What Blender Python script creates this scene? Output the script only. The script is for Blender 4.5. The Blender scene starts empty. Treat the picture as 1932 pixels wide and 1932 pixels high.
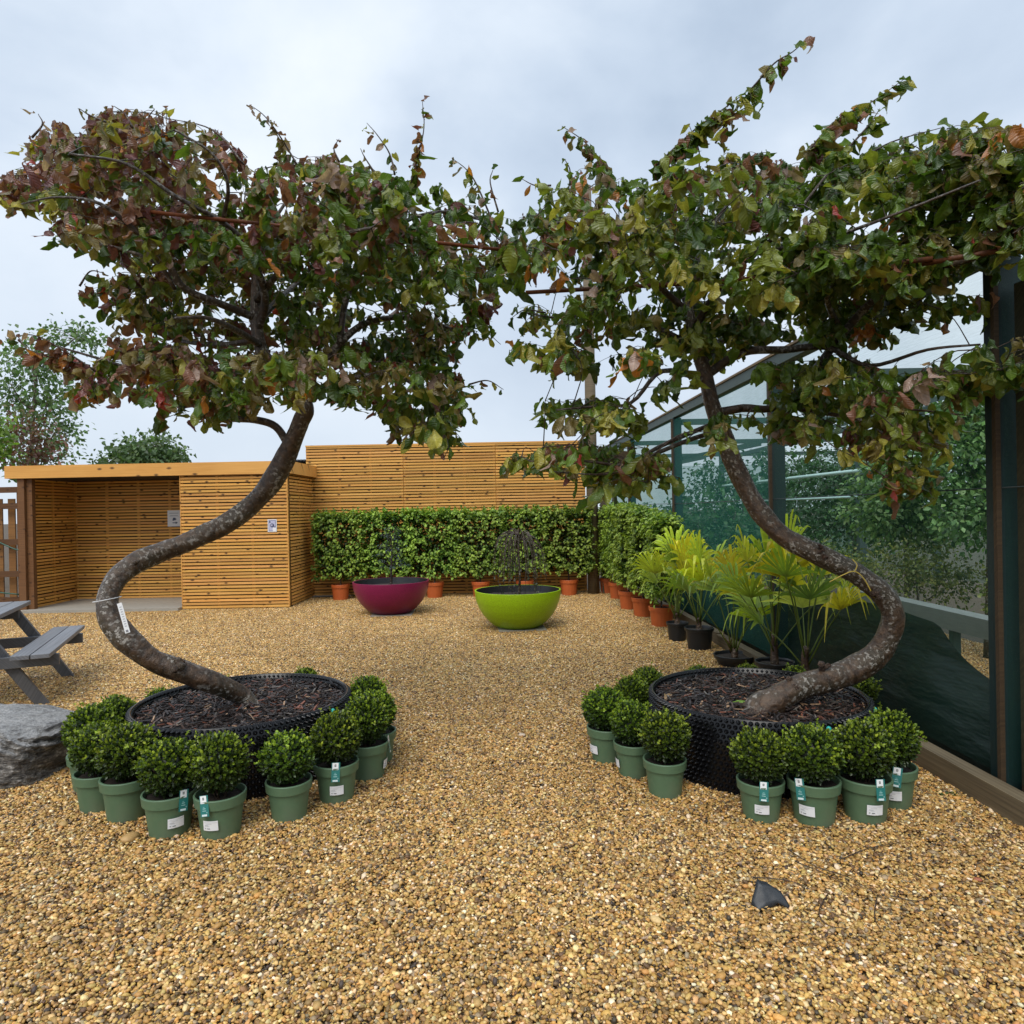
import bpy, math, random
import numpy as np
from mathutils import Vector, Matrix, noise as mnoise
rng = np.random.default_rng(11)
R = random.Random(5)
PI = math.pi
sc = bpy.context.scene
COL = sc.collection

# ------------------------------------------------------------------ camera
F_PX, CC, EYE = 1300.0, 966.0, 1.55
PITCH, ROLL = 5 / 1300.0, 0.019
fw = Vector((0, math.cos(PITCH), -math.sin(PITCH)))
r0 = Vector((1, 0, 0)); u0 = Vector((0, math.sin(PITCH), math.cos(PITCH)))
cup = u0 * math.cos(ROLL) + r0 * math.sin(ROLL)
crt = r0 * math.cos(ROLL) - u0 * math.sin(ROLL)
cam_d = bpy.data.cameras.new('camera'); cam = bpy.data.objects.new('camera', cam_d); COL.objects.link(cam)
m = Matrix((crt, cup, -fw)).transposed().to_4x4(); m.translation = (0, 0, EYE)
cam.matrix_world = m
cam_d.sensor_width = 36; cam_d.lens = 36 * F_PX / 1932; cam_d.clip_start = 0.05; cam_d.clip_end = 600
sc.camera = cam

def ray(px, py):
    return fw + crt * ((px - CC) / F_PX) + cup * ((CC - py) / F_PX)
def P(px, py, Y):
    d = ray(px, py); return Vector((0, 0, EYE)) + d * (Y / d.y)
def G(px, py, z=0.0):
    d = ray(px, py); return Vector((0, 0, EYE)) + d * ((z - EYE) / d.z)

# ------------------------------------------------------------------ mesh builder
class MB:
    def __init__(s): s.v = []; s.f = []; s.c = []; s.u = []; s.n = 0
    def add(s, v, faces, col=(1, 1, 1), uv=None, smooth=True):
        v = np.asarray(v, dtype=np.float64).reshape(-1, 3); k = len(v)
        c = np.asarray(col, dtype=np.float64)
        if c.ndim == 1: c = np.tile(c[None, :3], (k, 1))
        u = np.zeros((k, 3)) if uv is None else np.asarray(uv, dtype=np.float64)
        if u.shape[1] == 2: u = np.hstack([u, np.zeros((k, 1))])
        if isinstance(faces, np.ndarray): fl = [faces]
        else:
            d = {}
            for q in faces: d.setdefault(len(q), []).append(q)
            fl = [np.array(x) for x in d.values()]
        for a in fl:
            if len(a): s.f.append((a + s.n, smooth))
        s.v.append(v); s.c.append(c); s.u.append(u); s.n += k
    def obox(s, o, ux, uy, uz, col=(1, 1, 1), uvo=(0, 0), smooth=False):
        # o corner, three edge vectors; uv: x = metres along ux, y = metres along uz
        o, ux, uy, uz = [np.array(a, dtype=float) for a in (o, ux, uy, uz)]
        v = [o + i * ux + j * uy + k * uz for k in (0, 1) for j in (0, 1) for i in (0, 1)]
        lx, ly, lz = [np.linalg.norm(a) for a in (ux, uy, uz)]
        uv = [(uvo[0] + i * lx + j * ly * .3, uvo[1] + k * lz + j * ly) for k in (0, 1) for j in (0, 1) for i in (0, 1)]
        f = [(0, 2, 3, 1), (4, 5, 7, 6), (0, 1, 5, 4), (2, 6, 7, 3), (0, 4, 6, 2), (1, 3, 7, 5)]
        if np.dot(np.cross(ux, uy), uz) < 0: f = [q[::-1] for q in f]
        s.add(v, f, col, uv, smooth)
    def box(s, x0, x1, y0, y1, z0, z1, col=(1, 1, 1)):
        s.obox((x0, y0, z0), (x1 - x0, 0, 0), (0, y1 - y0, 0), (0, 0, z1 - z0), col, (R.random() * 9, R.random() * 9))
    def lathe(s, prof, n=40, col=(1, 1, 1), c=(0, 0, 0), mod=None, closed_bottom=False, smooth=True):
        prof = np.array(prof, float); m_ = len(prof)
        th = np.linspace(0, 2 * PI, n, endpoint=False)
        v = np.zeros((m_, n, 3)); uv = np.zeros((m_, n, 2))
        for i, (r, z) in enumerate(prof):
            rr = np.full(n, r) + (mod(i, th, z) if mod else 0)
            v[i, :, 0] = c[0] + rr * np.cos(th); v[i, :, 1] = c[1] + rr * np.sin(th); v[i, :, 2] = c[2] + z
            uv[i, :, 0] = th * max(r, .01); uv[i, :, 1] = z
        f = []
        for i in range(m_ - 1):
            for j in range(n):
                k = (j + 1) % n
                f.append((i * n + j, i * n + k, (i + 1) * n + k, (i + 1) * n + j))
        if closed_bottom: f.append(tuple(range(n))[::-1])
        s.add(v.reshape(-1, 3), f, col, uv.reshape(-1, 2), smooth)
    def tube(s, pts, rad, n=8, col=(1, 1, 1), cap=True, jit=0.0, v0=0.0):
        pts = np.array(pts, float); k = len(pts)
        rad = np.full(k, rad) if np.isscalar(rad) else np.array(rad, float)
        t = np.gradient(pts, axis=0); t /= np.linalg.norm(t, axis=1)[:, None] + 1e-9
        ref = np.array((0, 0, 1.0)) if abs(t[0][2]) < .9 else np.array((1.0, 0, 0))
        x = np.cross(ref, t[0]); x /= np.linalg.norm(x)
        th = np.linspace(0, 2 * PI, n, endpoint=False)
        V = np.zeros((k, n, 3)); U = np.zeros((k, n, 3)); ln = v0
        for i in range(k):
            if i: ln += np.linalg.norm(pts[i] - pts[i - 1])
            x = x - t[i] * np.dot(x, t[i]); x /= np.linalg.norm(x) + 1e-9
            y = np.cross(t[i], x)
            rr = rad[i]
            if jit:
                rr = rad[i] * (1 + jit * np.array([mnoise.noise((math.cos(a) * 1.1 + 3, math.sin(a) * 1.1, ln * 5)) + .45 * mnoise.noise((math.cos(a) * 2.6, math.sin(a) * 2.6 + 7, ln * 11)) + .22 * mnoise.noise((math.cos(a) * 5, math.sin(a) * 5 + 7, ln * 40)) for a in th]))
            V[i] = pts[i] + (np.cos(th) * rr)[:, None] * x + (np.sin(th) * rr)[:, None] * y
            U[i, :, 0] = np.cos(th) * rad[0]; U[i, :, 1] = ln; U[i, :, 2] = np.sin(th) * rad[0]
        f = []
        for i in range(k - 1):
            for j in range(n):
                q = (j + 1) % n
                f.append((i * n + j, i * n + q, (i + 1) * n + q, (i + 1) * n + j))
        if cap: f.append(tuple(range(n))[::-1]); f.append(tuple((k - 1) * n + j for j in range(n)))
        s.add(V.reshape(-1, 3), f, col, U.reshape(-1, 3))
    def leaves(s, tm, pos, ax, nr, size, col, wid=None):
        TV, TF, TU = tm; N = len(pos)
        if N == 0: return
        ax = ax / (np.linalg.norm(ax, axis=1)[:, None] + 1e-9)
        x = np.cross(ax, nr); x /= np.linalg.norm(x, axis=1)[:, None] + 1e-9
        nr = np.cross(x, ax)
        size = np.broadcast_to(np.asarray(size, float), (N,)); wid = np.ones(N) if wid is None else wid
        v = pos[:, None, :] + size[:, None, None] * (TV[None, :, 0:1] * wid[:, None, None] * x[:, None, :] + TV[None, :, 1:2] * ax[:, None, :] + TV[None, :, 2:3] * nr[:, None, :])
        k = len(TV)
        f = (TF[None] + (np.arange(N) * k)[:, None, None]).reshape(-1, TF.shape[1])
        c = np.repeat(col, k, axis=0); u = np.tile(TU, (N, 1))
        s.add(v.reshape(-1, 3), f, c, u)
    def build(s, name, mat, parent=None, off=None, sharp=None):
        me = bpy.data.meshes.new(name)
        v = np.concatenate(s.v)
        if off is not None: v = v - np.array(off)
        me.vertices.add(len(v)); me.vertices.foreach_set('co', v.ravel())
        tot = sum(a.size for a, _ in s.f); npol = sum(len(a) for a, _ in s.f)
        me.loops.add(tot); me.polygons.add(npol)
        me.loops.foreach_set('vertex_index', np.concatenate([a.ravel() for a, _ in s.f]).astype(np.int32))
        lt = np.concatenate([np.full(len(a), a.shape[1]) for a, _ in s.f]).astype(np.int32)
        ls = np.concatenate([[0], np.cumsum(lt)[:-1]]).astype(np.int32)
        me.polygons.foreach_set('loop_start', ls); me.polygons.foreach_set('loop_total', lt)
        me.polygons.foreach_set('use_smooth', np.concatenate([np.full(len(a), sm) for a, sm in s.f]))
        ca = me.attributes.new('col', 'FLOAT_COLOR', 'POINT')
        c4 = np.ones((len(v), 4)); c4[:, :3] = np.concatenate(s.c)
        ca.data.foreach_set('color', c4.ravel().astype(np.float32))
        ua = me.attributes.new('uvp', 'FLOAT_VECTOR', 'POINT')
        ua.data.foreach_set('vector', np.concatenate(s.u).ravel().astype(np.float32))
        me.update(calc_edges=True); me.validate()
        if sharp: me.set_sharp_from_angle(angle=math.radians(sharp))
        me.materials.append(mat)
        o = bpy.data.objects.new(name, me); COL.objects.link(o)
        if parent is not None: o.parent = parent
        return o

def tag(o, label=None, cat=None, group=None, kind=None):
    if label: o['label'] = label
    if cat: o['category'] = cat
    if group: o['group'] = group
    if kind: o['kind'] = kind
    return o
def thing(name, label, cat, loc=(0, 0, 0), rz=0, group=None):
    o = bpy.data.objects.new(name, None); COL.objects.link(o); o.empty_display_size = .1
    o.location = loc; o.rotation_euler = (0, 0, rz)
    return tag(o, label, cat, group)
KIDS = {}
def dup(root, loc, rz, label, scale=1.0, skip=()):
    def cp(o, par):
        c = o.copy(); COL.objects.link(c); c.parent = par
        for ch in list(o.children):
            if ch.name.split('.')[0] in skip: continue
            cp(ch, c)
        return c
    r = cp(root, None); r.location = loc; r.rotation_euler = (0, 0, rz); r.scale = (scale,) * 3
    r['label'] = label
    return r

# ------------------------------------------------------------------ materials
class NT:
    def __init__(s, name):
        s.m = bpy.data.materials.new(name); s.m.use_nodes = True
        s.t = s.m.node_tree; s.t.nodes.clear()
        s.out = s.t.nodes.new('ShaderNodeOutputMaterial')
    def n(s, typ, **kw):
        nd = s.t.nodes.new('ShaderNode' + typ)
        for k, v in kw.items():
            if k.startswith('i_'):
                key = k[2:]; key = int(key) if key.isdigit() else key.replace('_', ' ')
                if hasattr(v, 'is_linked') or isinstance(v, bpy.types.NodeSocket): s.t.links.new(v, nd.inputs[key])
                else: nd.inputs[key].default_value = v
            else: setattr(nd, k, v)
        return nd
    def l(s, a, b): s.t.links.new(a, b)
    def attr(s, name): return s.n('Attribute', attribute_name=name)
    def math(s, op, a, b=0.0, clamp=False):
        return s.n('Math', operation=op, use_clamp=clamp, i_0=a, i_1=b).outputs[0]
    def mix(s, fac, a, b, mode='MIX'):
        nd = s.n('Mix', data_type='RGBA', blend_type=mode, clamp_factor=True)
        for k, v in ((0, fac), (6, a), (7, b)):
            if isinstance(v, bpy.types.NodeSocket): s.l(v, nd.inputs[k])
            else: nd.inputs[k].default_value = (v if k == 0 else (*v[:3], 1))
        return nd.outputs[2]
    def ramp(s, fac, stops, interp='LINEAR'):
        nd = s.n('ValToRGB', i_0=fac); cr = nd.color_ramp; cr.interpolation = interp
        while len(cr.elements) < len(stops): cr.elements.new(.5)
        for e, (p, c) in zip(cr.elements, stops): e.position = p; e.color = (*c[:3], 1) if hasattr(c, '__len__') else (c, c, c, 1)
        return nd.outputs[0]
    def noise(s, vec, scale, detail=4, rough=.55, out=0):
        nd = s.n('TexNoise', i_Scale=scale, i_Detail=detail, i_Roughness=rough)
        if vec is not None: s.l(vec, nd.inputs['Vector'])
        return nd.outputs[out]
    def mapv(s, vec, scale=(1, 1, 1), loc=(0, 0, 0), rot=(0, 0, 0)):
        nd = s.n('Mapping'); s.l(vec, nd.inputs[0]); nd.inputs['Scale'].default_value = scale
        nd.inputs['Location'].default_value = loc; nd.inputs['Rotation'].default_value = rot
        return nd.outputs[0]
    def bump(s, h, strength=.4, dist=.01):
        return s.n('Bump', i_Strength=strength, i_Distance=dist, i_Height=h).outputs[0]
    def pbr(s, color, rough=.6, normal=None, spec=.5, **kw):
        nd = s.n('BsdfPrincipled')
        for k, v in (('Base Color', color), ('Roughness', rough), ('Specular IOR Level', spec)):
            if isinstance(v, bpy.types.NodeSocket): s.l(v, nd.inputs[k])
            else: nd.inputs[k].default_value = (*v[:3], 1) if k == 'Base Color' else v
        for k, v in kw.items(): nd.inputs[k.replace('_', ' ')].default_value = v
        if normal is not None: s.l(normal, nd.inputs['Normal'])
        return nd.outputs[0]
    def done(s, sh): s.l(sh, s.out.inputs[0]); return s.m

def m_plain(name, col, rough=.5, nscale=30, nvar=.25, bump=.1, spec=.5, dirt=None):
    t = NT(name); co = t.n('TexCoord').outputs['Object']
    nz = t.noise(co, nscale, 5); nz2 = t.noise(co, nscale * .17, 3)
    k = t.math('ADD', t.math('MULTIPLY', nz, nvar), 1 - nvar * .5)
    c = t.mix(1.0, (*col,), (1, 1, 1), 'MULTIPLY')
    c = t.n('Mix', data_type='RGBA', blend_type='MULTIPLY'); c.inputs[0].default_value = 1; c.inputs[6].default_value = (*col, 1)
    t.l(k, c.inputs[7]); c = c.outputs[2]
    if dirt: c = t.mix(t.ramp(nz2, [(.5, 0), (.7, 1)]), c, dirt)
    return t.done(t.pbr(c, rough, t.bump(nz, bump, .005), spec))

def m_vcol(name, rough=.5, nscale=40, nvar=.4, bump=.2, spec=.5, uv=False, stretch=(1, 1, 1)):
    t = NT(name); co = t.attr('uvp').outputs['Vector'] if uv else t.n('TexCoord').outputs['Object']
    co = t.mapv(co, stretch)
    nz = t.noise(co, nscale, 5)
    k = t.math('ADD', t.math('MULTIPLY', nz, nvar), 1 - nvar * .5)
    c = t.mix(1.0, t.attr('col').outputs['Color'], k, 'MULTIPLY')
    return t.done(t.pbr(c, rough, t.bump(nz, bump, .004), spec))

def m_leaf(name, rough=.4, trans=.3, veins=True, vein_n=9, spec=.5, hue=True, tsat=1.6, bumps=.5):
    t = NT(name); c = t.attr('col').outputs['Color']
    uv = t.attr('uvp').outputs['Vector']
    co = t.n('TexCoord').outputs['Object']
    nz = t.noise(co, 60 if veins else 25, 3)
    c = t.mix(1.0, c, t.math('ADD', t.math('MULTIPLY', nz, .7), .65), 'MULTIPLY')
    if hue:
        ri = t.n('ObjectInfo').outputs['Random']
        c = t.n('HueSaturation', i_Hue=t.math('ADD', t.math('MULTIPLY', ri, .02), .488), i_Value=t.math('ADD', t.math('MULTIPLY', ri, .3), .85), i_Color=c).outputs[0]
    nrm = None
    if veins:
        sep = t.n('SeparateXYZ'); t.l(uv, sep.inputs[0])
        au = t.math('ABSOLUTE', sep.outputs[0])
        ph = t.math('MULTIPLY', t.math('SUBTRACT', sep.outputs[1], t.math('MULTIPLY', au, .35)), vein_n)
        fr = t.math('ABSOLUTE', t.math('SUBTRACT', t.math('FRACT', ph), .5))
        mid = t.math('SUBTRACT', 1.0, t.math('MULTIPLY', au, 9), True)
        sv = t.math('SUBTRACT', 1.0, t.math('MULTIPLY', fr, 7), True)
        ve = t.math('MAXIMUM', mid, t.math('MULTIPLY', sv, .6))
        c = t.mix(t.math('MULTIPLY', ve, .15), c, t.mix(1.0, c, (2.4, 2.2, 1.9), 'MULTIPLY'))
        nrm = t.bump(t.math('ADD', t.math('MULTIPLY', fr, .9), t.math('MULTIPLY', ve, -.3)), bumps, .004)
    p = t.pbr(c, rough, nrm, spec)
    tr = t.n('BsdfTranslucent'); t.l(t.mix(1.0, c, (tsat, tsat * 1.05, tsat * .6), 'MULTIPLY'), tr.inputs[0])
    mx = t.n('MixShader', i_0=trans); t.l(p, mx.inputs[1]); t.l(tr.outputs[0], mx.inputs[2])
    return t.done(mx.outputs[0])

def m_wood(name, base, dark, knot=(.05, .022, .01), rough=.6, knots=4.0, grain=.5, kn=True):
    t = NT(name); uv = t.attr('uvp').outputs['Vector']
    g = t.noise(t.mapv(uv, (1.5, 70, 1)), 1.0, 5, .6)
    big = t.noise(t.mapv(uv, (.8, 2.3, 1)), 1.0, 3)
    c = t.mix(t.ramp(g, [(.3, 0), (.75, 1)]), base, dark)
    c = t.mix(t.math('MULTIPLY', t.ramp(big, [(.35, 0), (.7, 1)]), .5), c, t.mix(1.0, c, (.72, .62, .5), 'MULTIPLY'))
    c = t.mix(1.0, c, t.attr('col').outputs['Color'], 'MULTIPLY')
    if kn:
        vo = t.n('TexVoronoi', voronoi_dimensions='2D', i_Scale=knots); t.l(t.mapv(uv, (1, 1.9, 1)), vo.inputs['Vector'])
        d = t.math('ADD', vo.outputs['Distance'], t.math('MULTIPLY', t.math('SUBTRACT', g, .5), .22))
        sp = t.n('SeparateColor'); t.l(vo.outputs['Color'], sp.inputs[0])
        on = t.math('GREATER_THAN', sp.outputs[0], .35)
        k = t.math('MULTIPLY', t.ramp(d, [(.045, 1), (.15, 0)]), on)
        c = t.mix(t.math('MULTIPLY', k, .9), c, knot)
    return t.done(t.pbr(c, rough, t.bump(g, .35, .003), .4))

def m_bark():
    t = NT('wet bark'); uv = t.attr('uvp').outputs['Vector']
    n1 = t.noise(t.mapv(uv, (16, 30, 16)), 1, 6, .65)
    n2 = t.noise(t.mapv(uv, (30, 46, 30), (3, 1, 2)), 1, 3, .55)
    n3 = t.noise(t.mapv(uv, (6, 5, 6), (8, 1, 2)), 1, 2)
    c = t.ramp(n1, [(.28, (.012, .008, .005)), (.5, (.062, .034, .018)), (.72, (.135, .08, .045))])
    c = t.mix(t.math('MULTIPLY', t.ramp(n3, [(.4, 0), (.65, 1)]), .6), c, (.055, .050, .032))
    pt = t.math('MULTIPLY', t.ramp(n2, [(.54, 0), (.60, 1)]), t.ramp(n3, [(.40, 0), (.55, 1)]))
    c = t.mix(t.math('MULTIPLY', pt, .85), c, (.34, .31, .27))
    c = t.mix(1.0, c, t.attr('col').outputs['Color'], 'MULTIPLY')
    h = t.math('ADD', n1, t.math('MULTIPLY', pt, .15))
    return t.done(t.pbr(c, .38, t.bump(h, .9, .016), .5))

def m_net(name, col, op, glow=.5):
    t = NT(name); co = t.n('TexCoord').outputs['Object']
    n1 = t.noise(co, .9, 3); n2 = t.noise(t.mapv(co, (1, 3, 40)), 3, 2)
    f = t.math('ADD', t.math('MULTIPLY', t.math('SUBTRACT', n1, .5), .25), op)
    f = t.math('ADD', f, t.math('MULTIPLY', t.math('SUBTRACT', n2, .5), .22), True)
    d = t.n('BsdfDiffuse'); d.inputs[0].default_value = (*col, 1)
    tl = t.n('BsdfTranslucent'); tl.inputs[0].default_value = (*col, 1)
    a = t.n('MixShader', i_0=glow); t.l(d.outputs[0], a.inputs[1]); t.l(tl.outputs[0], a.inputs[2])
    tp = t.n('BsdfTransparent'); tp.inputs[0].default_value = (.95, 1, .975, 1)
    mx = t.n('MixShader', i_0=f); t.l(tp.outputs[0], mx.inputs[1]); t.l(a.outputs[0], mx.inputs[2])
    return t.done(mx.outputs[0])

M_BARK = m_bark()
M_LEAF = m_leaf('ironwood leaf', .30, .30, True, 8, .55, False, 1.6, .8)
M_BOX = m_leaf('box leaf', .38, .22, False, spec=.45)
M_HEDGE = m_leaf('hornbeam leaf', .42, .3, True, 8, .45, True, 1.5, .4)
M_PALM = m_leaf('palm leaf', .4, .35, False, tsat=1.5)
M_FAR = m_leaf('far leaf', .5, .3, False)
M_SLAT = m_wood('larch slats', (.86, .475, .13), (.64, .30, .062))
M_BEAM = m_wood('larch beam', (.82, .44, .12), (.66, .32, .07), knots=3.0)
M_OLDWOOD = m_wood('weathered timber', (.21, .165, .10), (.075, .056, .034), rough=.75, kn=False)
M_GREYWOOD = m_wood('grey stained timber', (.165, .17, .18), (.075, .08, .088), rough=.55, kn=False)
M_POSTWOOD = m_wood('brown post', (.22, .10, .035), (.11, .05, .02))
M_GREENPOT = m_plain('green plastic pot', (.092, .160, .088), .48, 25, .3, .05, dirt=(.12, .165, .10))
M_ORANGE = m_plain('orange plastic pot', (.52, .115, .028), .5, 20, .3, .05)
M_BLACKPOT = m_plain('black plastic pot', (.013, .014, .016), .38, 20, .3, .05)
M_AIR = m_plain('black cuspated plastic', (.005, .005, .006), .22, 30, .3, .02, .38)
M_SOIL = m_plain('dark compost', (.022, .014, .009), .9, 60, .8, 1.0)
M_VC = m_vcol('painted plastic card', .4, 40, .05, 0)
M_MULCH = m_vcol('bark chips', .5, 90, .7, .4)
def m_stone():
    t = NT('gravel stone'); co = t.n('TexCoord').outputs['Object']
    nz = t.noise(co, 110, 4); wp = t.n('NewGeometry').outputs['Position']
    big = t.noise(wp, .55, 4, .6); fine = t.noise(wp, 3.5, 3)
    c = t.mix(1.0, t.attr('col').outputs['Color'], t.math('ADD', t.math('MULTIPLY', nz, .5), .75), 'MULTIPLY')
    c = t.mix(1.0, c, t.ramp(big, [(.3, (.90, .87, .84)), (.7, (1.18, 1.17, 1.14))]), 'MULTIPLY')
    c = t.mix(1.0, c, t.ramp(fine, [(.3, (.86, .85, .84)), (.7, (1.1, 1.1, 1.1))]), 'MULTIPLY')
    return t.done(t.pbr(c, .52, t.bump(nz, .25, .004), .4))
M_STONE = m_stone()
M_DRYTWIG = m_plain('dark twig', (.045, .028, .02), .6, 60, .5, .5)
M_SLAB = m_plain('concrete slab', (.34, .31, .26), .7, 14, .35, .3)

# ------------------------------------------------------------------ leaf templates
def leaf_tmpl(w, nx=5, fold=.25, curl=.25, wave=.06, seed=0, side=0.0):
    rr = random.Random(seed); ns = len(w); V = []; U = []; Fq = []
    ph = rr.random() * 6; a2 = rr.random() * 6
    for i in range(ns):
        t = i / (ns - 1)
        for j in range(nx):
            k = -1 + 2 * j / (nx - 1)
            x = k * w[i]
            z = fold * abs(x) - curl * t * t + wave * abs(k) * math.sin(ph + t * 9 + (2.1 if k > 0 else 0)) + side * x * t
            y = t - .25 * curl * t * t + .03 * abs(k) * math.sin(a2 + 13 * t)
            V.append((x, y, z)); U.append((k * .5, t))
    for i in range(ns - 1):
        for j in range(nx - 1):
            a = i * nx + j; Fq.append((a, a + 1, a + nx + 1, a + nx))
    return np.array(V), np.array(Fq), np.array(U)
WIR = [.03, .15, .24, .295, .32, .315, .275, .19, .04]
WI2 = [.02, .11, .20, .28, .33, .335, .30, .21, .05]
T_IRON = [leaf_tmpl(WIR, 5, .35, .25, .09, 1), leaf_tmpl(WIR, 5, .65, .55, .12, 2, .3), leaf_tmpl(WI2, 5, -.3, -.3, .11, 3, -.4), leaf_tmpl(WIR, 5, .95, .3, .13, 4), leaf_tmpl(WI2, 5, .2, .75, .13, 5, .6), leaf_tmpl(WI2, 5, .6, -.45, .12, 6, -.3), leaf_tmpl(WIR, 5, .45, .9, .14, 7, .2)]
T_HED = [leaf_tmpl([.03, .3, .33, .02], 3, .3, .3, .05, 11), leaf_tmpl([.03, .28, .34, .02], 3, .5, .5, .05, 12)]
T_BOX = [leaf_tmpl([.14, .40, .18], 3, .35, .15, 0, 21)]
T_FAR = [leaf_tmpl([.10, .34, .05], 3, .25, .25, 0, 31)]

def rnd_unit(n):
    v = rng.normal(size=(n, 3)); return v / np.linalg.norm(v, axis=1)[:, None]
def pick(pal, n, wts=None):
    pal = np.array(pal); w = None if wts is None else np.array(wts) / sum(wts)
    c = pal[rng.choice(len(pal), n, p=w)]
    return c * (1 + rng.uniform(-.22, .22, (n, 1))) * (1 + rng.uniform(-.08, .08, (n, 3)))
def spline(pts, per=6):
    p = np.array(pts, float); p = np.vstack([2 * p[0] - p[1], p, 2 * p[-1] - p[-2]]); out = []
    for i in range(1, len(p) - 2):
        for k in range(per):
            t = k / per
            out.append(.5 * ((2 * p[i]) + (p[i + 1] - p[i - 1]) * t + (2 * p[i - 1] - 5 * p[i] + 4 * p[i + 1] - p[i + 2]) * t * t + (3 * p[i] - p[i - 1] - 3 * p[i + 1] + p[i + 2]) * t ** 3))
    out.append(p[-2]); return np.array(out)
import bmesh
def ico(sub):
    bm = bmesh.new(); bmesh.ops.create_icosphere(bm, subdivisions=sub, radius=1)
    v = np.array([x.co[:] for x in bm.verts]); f = np.array([[q.index for q in p.verts] for p in bm.faces]); bm.free(); return v, f
ICO1, ICO2, ICO3 = ico(1), ico(2), ico(3)

# ------------------------------------------------------------------ world and sun
w = bpy.data.worlds.new('World'); sc.world = w; w.use_nodes = True
t = w.node_tree; t.nodes.clear()
def wn(typ, **kw):
    nd = t.nodes.new('ShaderNode' + typ)
    for k, v in kw.items(): setattr(nd, k, v)
    return nd
out = wn('OutputWorld'); bg = wn('Background'); t.links.new(bg.outputs[0], out.inputs[0])
SUN_EL, SUN_AZ = math.radians(50), math.radians(200)   # azimuth clockwise from +Y
sky = wn('TexSky', sky_type='NISHITA', sun_disc=False); sky.sun_elevation = SUN_EL; sky.sun_rotation = SUN_AZ
tc = wn('TexCoord'); mp = wn('Mapping'); t.links.new(tc.outputs['Generated'], mp.inputs[0]); mp.inputs['Scale'].default_value = (1.0, 1.0, 1.5); mp.inputs['Location'].default_value = (.6, .25, .3)
nz = wn('TexNoise'); nz.inputs['Scale'].default_value = 1.9; nz.inputs['Detail'].default_value = 7; nz.inputs['Roughness'].default_value = .5; nz.inputs['Distortion'].default_value = .15
t.links.new(mp.outputs[0], nz.inputs['Vector'])
cr = wn('ValToRGB'); t.links.new(nz.outputs[0], cr.inputs[0])
els = [(.30, (.33, .405, .51)), (.43, (.435, .51, .61)), (.54, (.555, .62, .70)), (.66, (.66, .705, .76))]
while len(cr.color_ramp.elements) < 4: cr.color_ramp.elements.new(.5)
for e, (p_, c_) in zip(cr.color_ramp.elements, els): e.position = p_; e.color = (*c_, 1)
sx = wn('SeparateXYZ'); t.links.new(tc.outputs['Generated'], sx.inputs[0])
# overcast: brighter zenith, pale band near the horizon
zr = wn('MapRange'); t.links.new(sx.outputs[2], zr.inputs[0]); zr.inputs[1].default_value = .62; zr.inputs[2].default_value = 1.0; zr.inputs[3].default_value = 10.0; zr.inputs[4].default_value = 24.0
hz = wn('MapRange'); t.links.new(sx.outputs[2], hz.inputs[0]); hz.inputs[1].default_value = 0.0; hz.inputs[2].default_value = .42; hz.inputs[3].default_value = .85; hz.inputs[4].default_value = 0.0
hm = wn('Mix', data_type='RGBA'); t.links.new(hz.outputs[0], hm.inputs[0]); t.links.new(cr.outputs[0], hm.inputs[6]); hm.inputs[7].default_value = (.49, .55, .625, 1)
vm = wn('VectorMath', operation='SCALE'); t.links.new(hm.outputs[2], vm.inputs[0]); t.links.new(zr.outputs[0], vm.inputs['Scale'])
mx = wn('Mix', data_type='RGBA'); mx.inputs[0].default_value = .96; t.links.new(sky.outputs[0], mx.inputs[6]); t.links.new(vm.outputs[0], mx.inputs[7])
t.links.new(mx.outputs[2], bg.inputs[0]); bg.inputs[1].default_value = .1
sd = bpy.data.lights.new('sun', 'SUN'); sd.energy = 1.35; sd.angle = math.radians(35); sd.color = (1, .95, .87)
so = bpy.data.objects.new('sun', sd); COL.objects.link(so)
sdir = Vector((math.sin(SUN_AZ) * math.cos(SUN_EL), math.cos(SUN_AZ) * math.cos(SUN_EL), math.sin(SUN_EL)))
so.rotation_euler = sdir.to_track_quat('Z', 'Y').to_euler(); so.location = sdir * 60
sc.view_settings.view_transform = 'Standard'; sc.view_settings.look = 'None'; sc.view_settings.exposure = 0.56; sc.view_settings.gamma = 1

# ------------------------------------------------------------------ ground and gravel
def m_ground():
    t = NT('gravel bed soil'); co = t.n('TexCoord').outputs['Object']
    n1 = t.noise(co, 60, 5); n2 = t.noise(co, 1.1, 4)
    c = t.ramp(n1, [(.3, (.03, .02, .011)), (.6, (.09, .06, .03)), (.8, (.18, .12, .06))])
    c = t.mix(t.math('MULTIPLY', t.ramp(n2, [(.4, 0), (.7, 1)]), .4), c, (.09, .065, .04))
    return t.done(t.pbr(c, .8, t.bump(n1, .8, .01)))
mb = MB()
mb.add([(-150, -60, 0), (150, -60, 0), (150, 260, 0), (-150, 260, 0)], np.array([[0, 1, 2, 3]]), smooth=False)
tag(mb.build('ground', m_ground()), kind='structure')

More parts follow.
